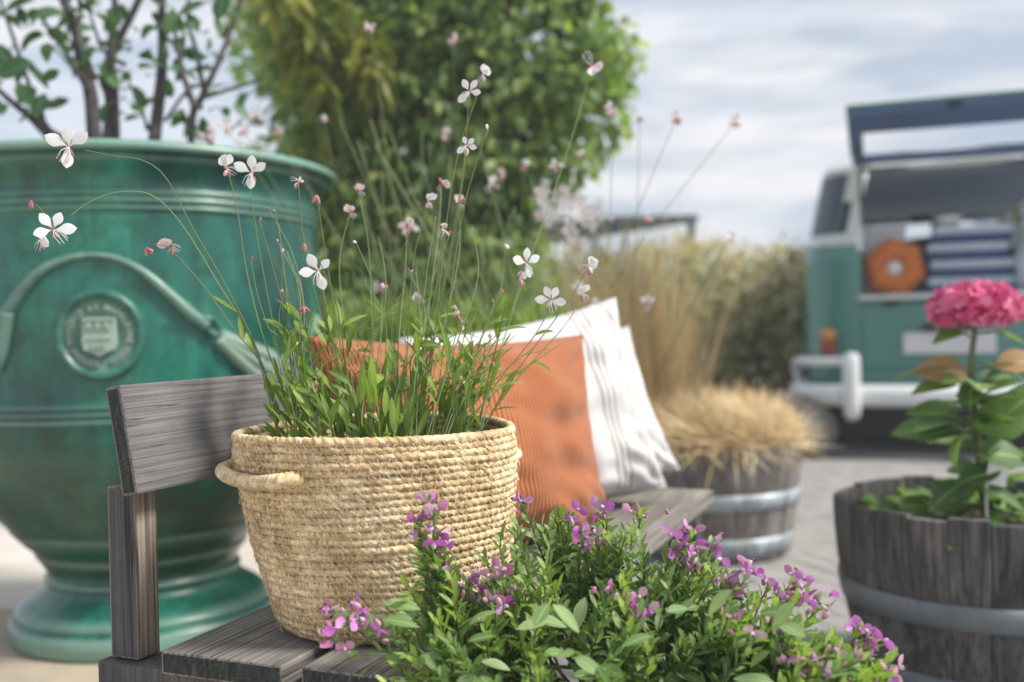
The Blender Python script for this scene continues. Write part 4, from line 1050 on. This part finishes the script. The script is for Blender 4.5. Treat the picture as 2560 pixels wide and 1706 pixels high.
# ================================================================== PILLOWS
def pillow(name, c, W_, H_, T_, yaw, lean, roll, mat, label, seed=0, ear=.06, wr=.006, n_=56):
    V, F, UV = [], [], []
    for side in (-1, 1):
        for j in range(n_+1):
            for i in range(n_+1):
                u_ = 2*i/n_-1; v_ = 2*j/n_-1
                u2 = math.copysign(abs(u_)**.85, u_); v2 = math.copysign(abs(v_)**.85, v_)
                x = W_/2*u2*(1-ear*(1-v2*v2)*abs(u2)); z = H_/2*v2*(1-ear*(1-u2*u2)*abs(v2))
                prf = ((1-abs(u2)**2.6)*(1-abs(v2)**2.6)); y = T_/2*prf**.45 if prf > 0 else 0
                edge = 1-max(abs(u2), abs(v2))
                w1 = noise.noise(Vector((u2*2.3+seed, v2*2.3, side*3)))*wr*2.2+noise.noise(Vector((u2*5+seed, v2*5, side*5)))*wr
                cor = (abs(u2)*abs(v2))**2
                w1 += cor*wr*1.6*math.sin((abs(u2)-abs(v2))*22+seed)
                y += w1*min(1, edge*7)
                # settle: sag of the lower half
                y *= 1+.22*(-v2)*(1-abs(u2)**2)
                V.append((x, side*y, z)); UV.append(((u_+1)/2, (v_+1)/2))
    n1 = n_+1; off = n1*n1
    for j in range(n_):
        for i in range(n_):
            a_ = j*n1+i; q_ = (a_, a_+1, a_+n1+1, a_+n1); F.append(q_); F.append(tuple(x+off for x in q_[::-1]))
    t = thing(name, (c[0], c[1], c[2]-H_/2), label, 'pillow')
    me = mesh('pillow_cover', V, F, mat, True, UV)
    bm = bmesh.new(); bm.from_mesh(me); bmesh.ops.remove_doubles(bm, verts=bm.verts, dist=.0004); bm.to_mesh(me); bm.free()
    me.polygons.foreach_set('use_smooth', [True]*len(me.polygons))
    m_ = Matrix.Translation((0, 0, H_/2)) @ Matrix.Rotation(yaw, 4, 'Z') @ Matrix.Rotation(lean, 4, 'X') @ Matrix.Rotation(roll, 4, 'Y')
    cv = mobj('cover', me, t, m_)
    bd = []
    for (ua, va, ub, vb) in ((-1, -1, 1, -1), (1, -1, 1, 1), (1, 1, -1, 1), (-1, 1, -1, -1)):
        for i in range(24):
            f_ = i/24; u2 = ua+(ub-ua)*f_; v2 = va+(vb-va)*f_
            u2 = math.copysign(abs(u2)**.85, u2); v2 = math.copysign(abs(v2)**.85, v2)
            bd.append((W_/2*u2*(1-ear*(1-v2*v2)*abs(u2)), 0, H_/2*v2*(1-ear*(1-u2*u2)*abs(v2))))
    mobj('seam', mesh('seam', *tube(bd, .0028, 6, closed=True), mat, True, [(.5, .5)]*(len(bd)*6)), cv); return t
pL = at(800, 1080, 1.66); pR = at(1470, 1100, 2.02)
mid = (pL+pR)/2; yaw = math.atan2(pR.y-pL.y, pR.x-pL.x); Wd = (Vector((pR.x, pR.y, 0))-Vector((pL.x, pL.y, 0))).length
pillow('corduroy_pillow', (mid.x+.005, mid.y, .640), Wd+.02, .40, .20, yaw, R(-10), R(1), M['cord'], 'orange corduroy pillow leaning right behind the straw basket', 2.2, .095, .010)
L1 = linen_mat('white_linen_front', [(.70, .710), (.735, .745), (.77, .780), (.885, .892), (.915, .922), (.24, .25), (.29, .30)])
L2 = linen_mat('white_linen_rear', [(.72, .73), (.76, .77), (.90, .905), (.2, .21)])
pillow('striped_pillow', (at(1345, 1040, 2.19).x, 2.19, .660), .53, .44, .18, R(24), R(-12), R(-9), L1, 'white striped pillow directly behind the orange one', 5.1, .105, .009)
pillow('striped_pillow', (at(1425, 1060, 2.40).x, 2.40, .622), .48, .37, .19, R(22), R(-14), R(-13), L2, 'rearmost white striped pillow, only its right edge showing', 8.4, .115, .009)

# ================================================================== GAURA PLANTS
pet = leaf(.0245, .0138, .10, -.14, 8, .60, 1.0)
pet = ([(x*min(1, (y/.024)*2.1+.05)**1.1, y, z) for x, y, z in pet[0]], pet[1], pet[2])
pet_me = mesh('petal', pet[0], pet[1], M['white_petal'], True, pet[2])
pet_me2 = mesh('petal', pet[0], pet[1], M['pinkish_petal'], True, pet[2])
V, F = join([tube([(0, 0, 0), (.002*math.cos(a)*3, -.008, .005+.001*math.sin(a)), (.006*math.cos(a), -.018-.003*math.sin(a), .008)], [.0005, .0004, .0005], 4) for a in np.linspace(0, 6.28, 8)[:-1]])
sta_me = mesh('stamens', V, F, M['white_petal'])
def ellips(rx, ry, rz, seg=8, rg=6):
    V, F = lathe([(max(.001, math.sin(math.pi*i/rg)), -math.cos(math.pi*i/rg)) for i in range(rg+1)], seg)
    return [(x*rx, z*ry, y*rz) for x, y, z in V], F
V, F = ellips(.0022, .009, .0022); cal_me = mesh('calyx', [(x, y*.9, z-.005) for x, y, z in V], F, M['calyx'])
V, F = ellips(.0030, .0085, .0030); bud_me = mesh('bud', V, F, M['calyx'])
V, F = ellips(.0045, .007, .004); wbud_me = mesh('bud', V, F, M['pinkish_petal'])
view = Vector((0, -1, 0.0))
def gflower(parent, inv, pos, rot, s=1.0, kind='open', mat=pet_me):
    f = bpy.data.objects.new('flower', cal_me); toc = (Vector((0, 0, CAMZ))-pos).normalized()
    z = (toc+rvec(.22)).normalized(); fr = frame(pos, Vector((math.sin(rot), 0, math.cos(rot))), z, s)
    f.matrix_basis = inv @ fr; link(f, parent)
    if kind == 'open':
        angs = random.choice(([-80, -14, 44, 176], [-95, -32, 28, 92], [-70, -5, 60, 186])); angs = [a+uni(-7, 7) for a in angs]; tl_ = .22
    elif kind == 'side': angs = [-20, 5, 25, 60]; tl_ = .9
    else: angs = [-8, 12]; tl_ = 1.2
    for a in angs:
        m_ = Matrix.Rotation(R(-a), 4, 'Z') @ Matrix.Translation((0, .0015, .001)) @ Matrix.Rotation(tl_+uni(-.15, .2), 4, 'X') @ Matrix.Scale(uni(.85, 1.08), 4)
        mobj('petal', mat, f, m_)
    mobj('stamens', sta_me, f, Matrix.Rotation(uni(-.5, .5), 4, 'Z'))
    return f
def gbuds(parent, inv, pos, d, n_=3, s=1.0):
    for k in range(n_):
        dd = (Vector(d)+rvec(.5)).normalized()
        mobj('bud', random.choice((bud_me, wbud_me, bud_me)), parent, inv @ frame(pos+dd*.0068*s, dd, rvec(), s*uni(.6, 1.0)))
def stem_obj(parent, inv, pts, r0=.0011, n_=22, mat='gstem', name='stem'):
    sm = bez(pts, n_); mobj(name, mesh(name, *tube([inv @ p for p in sm], [r0*(1-.5*i/(n_-1)) for i in range(n_)], 5), M[mat]), parent); return sm

ga = thing('gaura_plant', (BX, BY_, .677), 'airy white-flowered plant with slender stems growing in the straw basket', 'plant')
gi = place_inv(ga)
glt = [leaf(.043, .0112, .18, .25, 7, .5), leaf(.035, .0105, .35, .3, 7, .5), leaf(.048, .0095, -.08, .2, 7, .5, 1.0, .5), leaf(.029, .0095, .1, .3, 7, .5)]
glm = leafmeshes('leaf', glt, M['gleaf'])
gstems = []
def soil_pt(px):   # where a stem leaves the soil
    X = (px*1.088-1280)/FPX*1.42; X = max(BX-.155, min(BX+.135, X)); ry = math.sqrt(max(.0, 1-((X-BX)/.16)**2))*.10
    return Vector((X, BY_+uni(-ry, ry*.7), .675))
def rise(base, tip, bow=0.0, sag=0.0):
    m1 = base.lerp(tip, .35)+Vector((bow*.6, 0, .02+sag)); m2 = base.lerp(tip, .72)+Vector((bow, 0, .015+sag)); return [base, m1, m2, tip]
open_fl = [  # x, y (2353 grid), distance, rotation, scale, kind
 (158, 338, 1.33, .2, 1.15, 'open'), (122, 528, 1.31, -.15, 1.05, 'open'), (92, 552, 1.35, .9, .7, 'side'), (578, 398, 1.40, .25, .95, 'open'), (731, 624, 1.36, -.4, .95, 'open'),
 (1078, 211, 1.46, .7, .85, 'open'), (1072, 336, 1.42, 1.0, .6, 'open'), (1210, 606, 1.44, -.1, .95, 'open'), (1267, 690, 1.38, 0.1, .88, 'open'), (1352, 610, 1.46, .9, .8, 'side'),
 (520, 385, 1.40, -.6, .85, 'side'), (395, 563, 1.42, -1.1, .75, 'side'), (685, 413, 1.40, 1.8, .5, 'bud'), (1110, 172, 1.55, .3, .7, 'side'), (1018, 525, 1.40, .2, .65, 'bud'),
 (1195, 640, 1.5, .2, .55, 'side'), (1340, 675, 1.55, -.5, .7, 'side'), (985, 462, 1.55, -.2, .6, 'side'), (1048, 715, 1.42, .4, .5, 'bud'), (1360, 150, 1.8, 2.2, 1.2, 'side')]
arcs = {0: [(640, 1000), (600, 830), (520, 660), (440, 520), (385, 415), (335, 372), (260, 358), (190, 345)], 1: [(650, 1000), (585, 800), (500, 650), (420, 520), (350, 450), (270, 442), (205, 465), (160, 498)],
        2: None, 11: [(660, 990), (610, 860), (540, 760), (470, 660), (400, 580)], 3: [(700, 1000), (640, 800), (600, 600), (575, 440)], 10: [(690, 1000), (620, 820), (570, 640), (545, 480), (525, 400)]}
for i, (x, y, Y, rot, s, kd) in enumerate(open_fl):
    tip = at2(x, y, Y)
    if i in arcs and arcs[i] is not None:
        pts = [at2(px, py, BY_+(Y-BY_)*k/(len(arcs[i])-1)) for k, (px, py) in enumerate(arcs[i])]; pts[0] = soil_pt(arcs[i][0][0])
        gstems.append(stem_obj(ga, gi, pts, .0012, 40))
    elif i != 2:
        base = soil_pt(860+(x-860)*.42); gstems.append(stem_obj(ga, gi, rise(base, tip-Vector((0, 0, .004)), bow=uni(-.02, .02)), .0011))
    gflower(ga, gi, tip, rot, s, kd, pet_me if kd == 'open' or random.random() < .6 else pet_me2)
    if kd != 'bud' or 1: gbuds(ga, gi, tip+Vector((0, .003, -.002)), (uni(-.5, .5), .3, -1), 2 if kd == 'open' else 3, .85)
# bud-tipped stems
for x, y, Y in ((335, 570, 1.42), (72, 462, 1.40), (728, 450, 1.42), (700, 560, 1.41), (700, 705, 1.38), (725, 893, 1.36), (823, 440, 1.62), (803, 490, 1.55), (1055, 468, 1.6), (1015, 425, 1.62), (935, 512, 1.65), (1160, 562, 1.6), (880, 665, 1.6), (960, 690, 1.58), (1150, 662, 1.55), (1120, 300, 1.45)):
    tip = at2(x, y, Y); d = Vector((uni(-.6, .6), uni(-.3, .3), -1 if random.random() < .5 else 1))
    gbuds(ga, gi, tip, d, random.randint(2, 4), .85)
    if x > 500: gstems.append(stem_obj(ga, gi, rise(soil_pt(860+(x-860)*.5), tip, uni(-.02, .02)), .001))
    if 800 < x < 1100 and random.random() < .6: gflower(ga, gi, tip, uni(-1, 1), .6, 'side', pet_me2)
# many plain stems
for k in range(80):
    bx_ = uni(655, 1110); base = soil_pt(bx_); lean = (bx_-880)/230
    x = bx_+lean*uni(20, 230)+uni(-40, 40); y = uni(470, 820) if random.random() < .55 else uni(760, 900)
    if bx_ > 1020: x = bx_+uni(0, 85); y = uni(690, 880)
    if bx_ < 720: x = bx_-uni(10, 120); y = uni(430, 800)
    tip = at2(x, y, 1.42+uni(-.09, .12)); gstems.append(stem_obj(ga, gi, rise(base, tip, uni(-.018, .018)*1.5), uni(.0008, .0013)))
    if random.random() < .35: gbuds(ga, gi, tip, (0, 0, 1), random.randint(1, 2), .55)
# long grassy stalks leaning right over the pillow
for (a_px, b_px) in (((122, 520), (72, 462)), ((402, 572), (337, 566))):
    gstems.append(stem_obj(ga, gi, [at2(*a_px, 1.37), at2((a_px[0]+b_px[0])/2, (a_px[1]+b_px[1])/2-6, 1.38), at2(*b_px, 1.40)], .0007, 8)); gstems.pop()
for (x0, x1, y1) in ((1000, 1290, 790), (1010, 1225, 800), (985, 1185, 770), (1000, 1150, 770), (1030, 1120, 700)):
    gstems.append(stem_obj(ga, gi, rise(soil_pt(x0), at2(x1, y1, 1.45), -.01, -.01), .0010))
lm = []
def add_leaf(p, d, s): lm.append((frame(p, d, Vector((-d.x*.7+uni(-.5, .5), -.35+uni(-.4, .4), .8)), s), s))
for sm in gstems:
    zs = [p for p in sm if p.z < .69+uni(.13, .19)]
    for k in range(random.randint(2, 5)):
        p = random.choice(zs[:max(2, len(zs))]); j = sm.index(p); tn = (sm[min(j+1, len(sm)-1)]-sm[max(0, j-1)]).normalized()
        side = rvec(); side = (side-tn*side.dot(tn)).normalized(); d = tn*uni(.6, 1.3)+side*uni(.4, .9); add_leaf(p, d, uni(.65, 1.2))
for k in range(170):   # basal rosette and young shoots
    a = uni(0, 6.283); r_ = .145*math.sqrt(random.random()); p = Vector((BX+r_*math.cos(a)+.0, BY_+r_*math.sin(a)*.8, .678+uni(0, .085)))
    d = Vector((math.cos(a)*uni(0, .8), math.sin(a)*uni(0, .5), uni(.5, 1.4))); add_leaf(p, d, uni(.7, 1.35))
def near_score(mm): return mm[0].translation.y-.5*mm[1]*.05
lm.sort(key=near_score)
for m_, s in lm[:298]: mobj('leaf', random.choice(glm), ga, gi @ m_)
merged('foliage', glt, [gi @ m_ for m_, s in lm[298:]], M['gleaf'], ga)
# thin bits: small side shoots joined
# second gaura clump behind the bench
gb = thing('gaura_plant', (-.05, 2.75, 0), 'second white-flowered plant of tall blurry stems behind the bench and pillows', 'plant')
gbi = place_inv(gb); col_n = 0
far_fl = [(740, 270), (1020, 310), (1330, 350), (1280, 378), (1405, 250), (1150, 400), (1490, 695), (1205, 380), (1040, 90), (850, 60), (640, 300), (590, 260), (560, 300), (1330, 660), (1370, 700), (480, 310), (520, 290), (940, 520), (870, 660), (1135, 420), (1555, 270), (1690, 280), (1470, 270), (1490, 500), (1680, 540),
          (1235, 450), (1260, 470), (1290, 440), (1300, 480), (1330, 460), (1345, 500), (1270, 510), (1310, 530), (1355, 520), (1240, 500), (1285, 495), (1325, 560), (1375, 470), (1255, 430), (1390, 500), (1300, 455), (1330, 500), (1260, 490), (1245, 480), (1280, 465), (1315, 510), (1340, 480), (1360, 490)]
for i, (x, y) in enumerate(far_fl):
    Y = uni(2.3, 2.75) if i < 25 else uni(3.1, 3.5); tip = at2(x, y, Y)
    gflower(gb, gbi, tip, uni(-2, 2), uni(.6, .95) if i < 25 else uni(.9, 1.3), random.choice(('open', 'side')) if i < 25 else 'open', pet_me if random.random() < .55 else pet_me2)
    gbuds(gb, gbi, tip, (0, 0, -1), 1 if i > 24 else 3, 1.3)
    if i < 25 or i % 3 == 0:
        base = Vector((-.05+uni(-.25, .25), 2.75+uni(-.1, .1), 0.0)); stem_obj(gb, gbi, rise(base, tip, uni(-.05, .05)), .0016, 20)
for k in range(48):
    base = Vector((-.05+uni(-.30, .30), 2.75+uni(-.15, .15), 0.0)); tip = at2(uni(760, 1250), uni(270, 760), uni(2.45, 2.85))
    stem_obj(gb, gbi, rise(base, tip, uni(-.08, .08)), uni(.0026, .0040), 18)
ms = []
for k in range(900):
    x = uni(760, 1290); p = at2(x, uni(720, 880), uni(2.55, 2.95)); p.z *= 1
    ms.append(gbi @ frame(p, Vector((uni(-.5, .5), uni(-.5, .5), 1)), rvec(), uni(.8, 1.5)))
merged('foliage', [leaf(.05, .012, .2, .2, 3, .5)], ms, M['gleaf'], gb)

# ================================================================== HYDRANGEA
hy = thing('hydrangea', (1.13, 2.36, .36), 'hydrangea with one pink flower head and broad green leaves, in the dark barrel', 'plant')
hi = place_inv(hy)
HC = at2(2240, 705, 2.30)
stem = bez([Vector((1.09, 2.36, .35)), at2(2245, 1000, 2.33), at2(2232, 850, 2.31), HC-Vector((0, 0, .05))], 24)
mobj('stem', mesh('stem', *tube([hi @ p for p in stem], [.0095-.003*i/23 for i in range(24)], 8), M['gstem']), hy)
bm = bmesh.new(); bmesh.ops.create_icosphere(bm, subdivisions=3, radius=1); bm.transform(Matrix.Diagonal((.078, .07, .042, 1)))
me = bpy.data.meshes.new('head'); bm.to_mesh(me); bm.free(); me.materials.append(M['floret'])
hd = mobj('flower_head', me, hy, hi @ Matrix.Translation(HC))
fl = [join([([tuple(Matrix.Rotation(math.pi/2*k, 3, 'Z') @ Vector(v_)) for v_ in leaf(.0145, .015, .1, .25, 3, .6)[0]], leaf(.0145, .015, .1, .25, 3, .6)[1]) for k in range(4)])]
fme = mesh('floret', fl[0][0], fl[0][1], M['floret'], True)
for k in range(215):
    g = (k+.5)/215; ph = math.acos(1-1.62*g); th = k*2.39996
    d = Vector((math.sin(ph)*math.cos(th), math.sin(ph)*math.sin(th), math.cos(ph)))
    p = Vector((d.x*.098, d.y*.09, d.z*.058-.004))*uni(.9, 1.06)
    mobj('floret', fme, hd, frame(p, rvec(), d+rvec(.35), uni(.8, 1.2)))
hlt = [leaf(.125, .088, .35, .2, 8, .42), leaf(.105, .070, .25, .3, 8, .42)]
hlm = leafmeshes('leaf', hlt, M['hyleaf'])
hand = [(2180, 965, 2.25, 150, 1.15, 0), (2300, 960, 2.28, 40, 1.2, 0), (2180, 850, 2.3, 160, .9, 1), (2310, 850, 2.3, -10, .95, 0), (2120, 985, 2.3, 165, .8, 0), (2330, 830, 2.25, 30, .8, 1), (2250, 1090, 2.2, 190, .9, 0), (2280, 1120, 2.2, -20, 1.0, 0), (2190, 1120, 2.25, 200, .8, 0), (2200, 1010, 2.2, 230, .8, 0), (2350, 920, 2.2, 60, 1.0, 0), (2300, 1040, 2.2, 10, 1., 0), (2180, 770, 2.3, 190, .7, 0), (2320, 770, 2.3, -15, .75, 0), (2230, 900, 2.3, 250, .6, 0)]
bro = [mesh('leaf', V, F, M['brown_leaf'], True, UV) for V, F, UV in hlt]
for x, y, Y, ang, s, br in hand:
    p = at2(x, y, Y); q_ = min(stem, key=lambda s_: (s_-p).length); c_ = q_.lerp(p, .25)
    d = Vector((math.cos(R(ang)), uni(-.4, .2), math.sin(R(ang))*.6)).normalized()
    mobj('leaf', bro[0] if br else random.choice(hlm), hy, hi @ frame(p-d*.05*s, d, Vector((0, -.5, .8))+rvec(.3), s))
    mobj('petiole', mesh('petiole', *tube([hi @ q_, hi @ (p-d*.05*s)], .002, 5), M['gstem']), hy)
for k in range(52):
    q_ = stem[random.randint(1, 15)]; a = uni(0, 6.28); d = Vector((math.cos(a), math.sin(a), uni(-.1, .6))).normalized()
    mobj('leaf', random.choice(hlm), hy, hi @ frame(q_+d*.035, d, Vector((0, -.3, 1))+rvec(.3), uni(.5, 1.1)))
for k in range(150):
    a = uni(0, 6.28); r_ = .26*math.sqrt(random.random()); p = Vector((1.08+r_*math.cos(a), 2.38+r_*math.sin(a), .375+uni(0, .10)*(1-r_/.3)))
    if p.x < .90: continue
    mobj('leaf', random.choice(hlm), hy, hi @ frame(p, Vector((math.cos(a), math.sin(a), uni(-.1, .7))), Vector((0, -.2, 1))+rvec(.3), uni(.35, .7)))
t = thing('plant_tag', (at2(2275, 1010, 2.18).x, 2.2, .40), 'small white tag standing among the hydrangea leaves', 'plant tag')
mobj('card', boxmesh('card', (.045, .002, .06), M['white'], .0008, (0, 0, .12)), t, Matrix.Rotation(R(12), 4, 'Y')); mobj('stake', boxmesh('stake', (.006, .002, .10), M['white'], 0, (0, 0.0, .04)), t)

# ================================================================== POLYGALA SHRUB (foreground)
ROOT = Vector((.20, 1.20, .27))
pg = thing('purple_flowered_shrub', (ROOT.x, ROOT.y, .25), 'bushy shrub with purple pea-like flowers in front of the bench', 'shrub')
pi_ = place_inv(pg)
V, F = lathe([(0.001, 0), (.14, 0), (.15, .01), (.185, .24), (.195, .25), (.195, .27), (.178, .27), (.17, .23), (.001, .22)], 64)
pot = thing('stone_pot', (ROOT.x, ROOT.y, .006), 'pale grey stone pot mostly hidden under the purple-flowered shrub', 'pot')
mobj('pot_body', mesh('pot_body', V, F, simple('grey_stone_pot', (.36, .36, .36), .9, 0, .2, 18, .4)), pot)
plt = [leaf(.028, .0105, .10, .22, 6, .6), leaf(.025, .0100, .25, .25, 6, .6), leaf(.032, .0098, -.05, .2, 6, .58), leaf(.022, .0088, .15, .35, 6, .62)]
big = [leaf(.040, .0155, .15, .2, 8, .6), leaf(.036, .0145, .28, .22, 8, .6)]
plm = leafmeshes('leaf', plt, M['pleaf']); plm_y = leafmeshes('leaf', plt, M['pleaf_y']); bigm = leafmeshes('leaf', big, M['pleaf'])
wg = leaf(.0155, .0115, -.25, .35, 5, .55); wing_me = [mesh('wing', wg[0], wg[1], M['wing'], True, wg[2]), mesh('wing', wg[0], wg[1], M['mauve'], True, wg[2])]
V, F = ellips(.0023, .0046, .0027, 10, 8); keel_me = mesh('keel', [(x, y+.003, z) for x, y, z in V], F, M['keel'])
V, F = ellips(.0015, .002, .0015, 8, 6); tip_me = mesh('keel_tip', [(x, y+.0078, z+.001) for x, y, z in V], F, M['darkbud'])
V, F = ellips(.0034, .0062, .0028, 8, 6); pbud_me = mesh('bud', V, F, M['mauve'])
V, F = ellips(.0016, .003, .0016, 6, 5); pcal_me = mesh('calyx', V, F, M['pstem'])
def pflower(pos, d, s=1.0, mauve=False):
    f = mobj('flower', pcal_me, pg, pi_ @ frame(pos, d, Vector((uni(-.5, .5), -.5, 1))+rvec(.3), s))
    wm = wing_me[1 if mauve else 0]
    op = uni(.35, 1.0)
    for sg in (-1, 1):
        mobj('wing', wm, f, Matrix.Rotation(sg*op, 4, 'Z') @ Matrix.Rotation(sg*-1.0, 4, 'Y') @ Matrix.Rotation(uni(.1, .5), 4, 'X'))
    mobj('keel', keel_me, f, Matrix.Rotation(-.35, 4, 'X')); random.random() < .45 and mobj('keel_tip', tip_me, f, Matrix.Rotation(-.35, 4, 'X'))
env = [(770, 1600), (800, 1530), (950, 1540), (1000, 1500), (1030, 1330), (1060, 1265), (1110, 1310), (1140, 1440), (1200, 1360), (1250, 1270), (1310, 1245), (1500, 1250), (1600, 1265), (1640, 1370), (1690, 1390), (1760, 1350), (1800, 1400), (1900, 1450), (2000, 1500), (2080, 1530), (2120, 1600), (2160, 1580), (2240, 1680), (2300, 1760)]
def envy(x):
    for (x0, y0), (x1, y1) in zip(env, env[1:]):
        if x0 <= x <= x1: return y0+(y1-y0)*(x-x0)/(x1-x0)
    return 1800
pleaves = []; nfl = 0; nstem = 0
def sprig(tip, dirv, n_, flower=0, young=False, length=.10, sc=1.0, stem=True):
    """leafy end of a shoot: tip position, growth direction"""
    global nfl, nstem
    d = dirv.normalized(); base = tip-d*length
    pts = [base+(tip-base)*t_+rvec(.0012) for t_ in np.linspace(0, 1, 5)]
    bend = ROOT.lerp(base, .6)+Vector((0, 0, -.02))+rvec(.015)
    if stem:
        full = [ROOT+rvec(.03), bend] + pts
        sm = bez(full, 26)
        mobj('stem', mesh('stem', *tube([pi_ @ p for p in sm], [.0022-.0014*i/25 for i in range(26)], 5), M['pstem']), pg); nstem += 1
    ph = uni(0, 6)
    for k in range(n_):
        t_ = (k+.3)/n_; p = base.lerp(tip, t_); ph += 2.4
        s1 = d.orthogonal().normalized(); s2 = d.cross(s1); side = s1*math.cos(ph)+s2*math.sin(ph)
        spread = 1.25-.75*t_; ld = d*(.5+.6*t_)+side*spread
        s = (uni(.85, 1.15)*(1.05-.45*t_**2))*sc
        up = d*1.0-side*.3+rvec(.15)+Vector((0, 0, .4))
        pleaves.append((frame(p, ld, up, s), s, young and t_ > .35))
    if flower:
        for k in range(flower+1):
            side = rvec(.6)+Vector((0, -.3, 0)); pflower(tip+rvec(.008)+d*uni(-.008, .006), d*.6+side, uni(.78, 1.08), random.random() < .42); nfl += 1
        for k in range(2): mobj('bud', pbud_me, pg, pi_ @ frame(tip+rvec(.008)-d*.004, d+rvec(.5), rvec(), uni(.6, 1.1)))
def shoot_dir(x, y, spread=1.0):
    lx = (x-1450)/700; return Vector((lx*.75+uni(-.25, .25), -.25+uni(-.3, .25), 1.0-abs(lx)*.35+uni(-.1, .2)))
ftips = [(985, 1150, 2), (962, 1205, 3), (1015, 1248, 3), (1010, 1285, 1), (1200, 1165, 3), (1310, 1190, 1), (1345, 1240, 2), (1372, 1242, 3), (1412, 1252, 3), (1385, 1165, 2), (1475, 1172, 2), (1545, 1262, 3), (1570, 1285, 2), (1590, 1232, 2), (1632, 1255, 2), (1605, 1298, 2), (1680, 1318, 3), (1712, 1332, 2),
         (1765, 1345, 2), (1815, 1345, 3), (1850, 1370, 2), (1885, 1392, 2), (1402, 1368, 1), (1450, 1382, 2), (1468, 1405, 1), (1075, 1338, 2), (1105, 1355, 1), (1135, 1378, 2), (1195, 1360, 2), (1062, 1392, 1), (1130, 1330, 1), (1712, 1420, 2), (1770, 1445, 2), (1660, 1358, 2), (1980, 1448, 3), (2012, 1475, 2), (2045, 1522, 2), (1860, 1520, 1), (1938, 1545, 2), (2005, 1555, 2), (1830, 1480, 1),
         (1880, 1545, 2), (1915, 1500, 1), (1970, 1500, 1)]
for x, y, nf in ftips:
    dz = (y-1150)/400; Y = 1.25-.19*dz+uni(-.03, .03)
    if x < 1080: d = Vector((-.12, -.1, 1)); Y = 1.17
    else: d = shoot_dir(x*1.088, y)
    sprig(at2(x, y, Y), d, random.randint(20, 26), nf, random.random() < .35)
# left low shoot reaching over the seat
for x, y, nf in ((762, 1405, 3), (842, 1425, 3), (758, 1462, 2), (808, 1415, 2), (880, 1440, 1)):
    sprig(at2(x, y, 1.13), Vector((-.75, -.1, .62)), 9, nf, False, .06, .8, stem=(x in (762, 880)))
sprig(at2(1000, 1330, 1.17), Vector((-.2, -.1, 1)), 12, 0); sprig(at2(1030, 1400, 1.16), Vector((-.3, -.1, 1)), 12, 0); sprig(at2(975, 1280, 1.17), Vector((-.15, 0, 1)), 12, 0)
sprig(at2(870, 1490, 1.12), Vector((-.8, -.1, .5)), 12, 0, False, .09); sprig(at2(930, 1500, 1.12), Vector((-.6, -.1, .5)), 12, 0)
for k in range(235):
    for _ in range(50):
        x = uni(960, 2250); y0 = envy(x); y = y0+42+(1760-y0)*random.random()**1.6
        if y0 < 1740: break
    dz = (y/1.088-1150)/400; Y = 1.27-.20*dz+uni(-.05, .05)
    sprig(at(x, y, Y), shoot_dir(x, y), random.randint(16, 22), 0, random.random() < .30)
# broad lower leaves near the bottom edge
for k in range(45):
    x = uni(1000, 2100); y = uni(1500, 1720)
    if y < envy(x)+60: continue
    p = at(x, y, uni(1.03, 1.14)); lx = (x-1450)/600
    pleaves.append((frame(p, Vector((lx+uni(-1, 1), -.3+uni(-.5, .5), uni(-.2, .7))), Vector((uni(-.3, .3), -.6, 1)), uni(.7, 1.15)), 2.0, False))
# choose the leaves that show largest
pleaves.sort(key=lambda q_: q_[0].translation.y-.10*q_[1]-(.05 if q_[1] > 1.9 else 0))
ind = [q_ for q_ in pleaves if 1280+FPX*q_[0].translation.x/q_[0].translation.y > 500 and (q_[0].translation.z-CAMZ)/q_[0].translation.y*FPX > -910][:298]
ids = set(id(q_) for q_ in ind)
for q_ in ind:
    me = random.choice(bigm) if q_[1] > 1.9 else random.choice(plm_y if q_[2] else plm); mobj('leaf', me, pg, pi_ @ q_[0])
rest_ = [q_ for q_ in pleaves if id(q_) not in ids]
merged('foliage', plt, [pi_ @ q_[0] for q_ in rest_ if not q_[2] and q_[1] < 1.9], M['pleaf'], pg)
merged('young_foliage', plt, [pi_ @ q_[0] for q_ in rest_ if q_[2]], M['pleaf_y'], pg)
bigr = [pi_ @ q_[0] for q_ in rest_ if q_[1] > 1.9]
if bigr: merged('broad_foliage', big, bigr, M['pleaf'], pg)
print('COUNT leaves', len(pleaves), 'flowers', nfl, 'stems', nstem, 'objects', len(bpy.data.objects), 'gaura leaves', len(lm))

# ================================================================== ADDED VEIL
hm = bpy.data.materials.new('veil_scatter'); hm.use_nodes = True; hn = hm.node_tree; hn.nodes.clear()
ho = hn.nodes.new('ShaderNodeOutputMaterial'); hv = hn.nodes.new('ShaderNodeVolumePrincipled')
hv.inputs['Color'].default_value = (0.93, 0.95, 1.0, 1); hv.inputs['Density'].default_value = 0.0065
hn.links.new(hv.outputs[0], ho.inputs['Volume'])
hz_o = mobj('veil_box', boxmesh('veil_box', (50, 36, 6.0), hm, 0, (0, 12, 2.0)), kind='stuff')  # added scatter box that lifts dark background tones like lens veiling
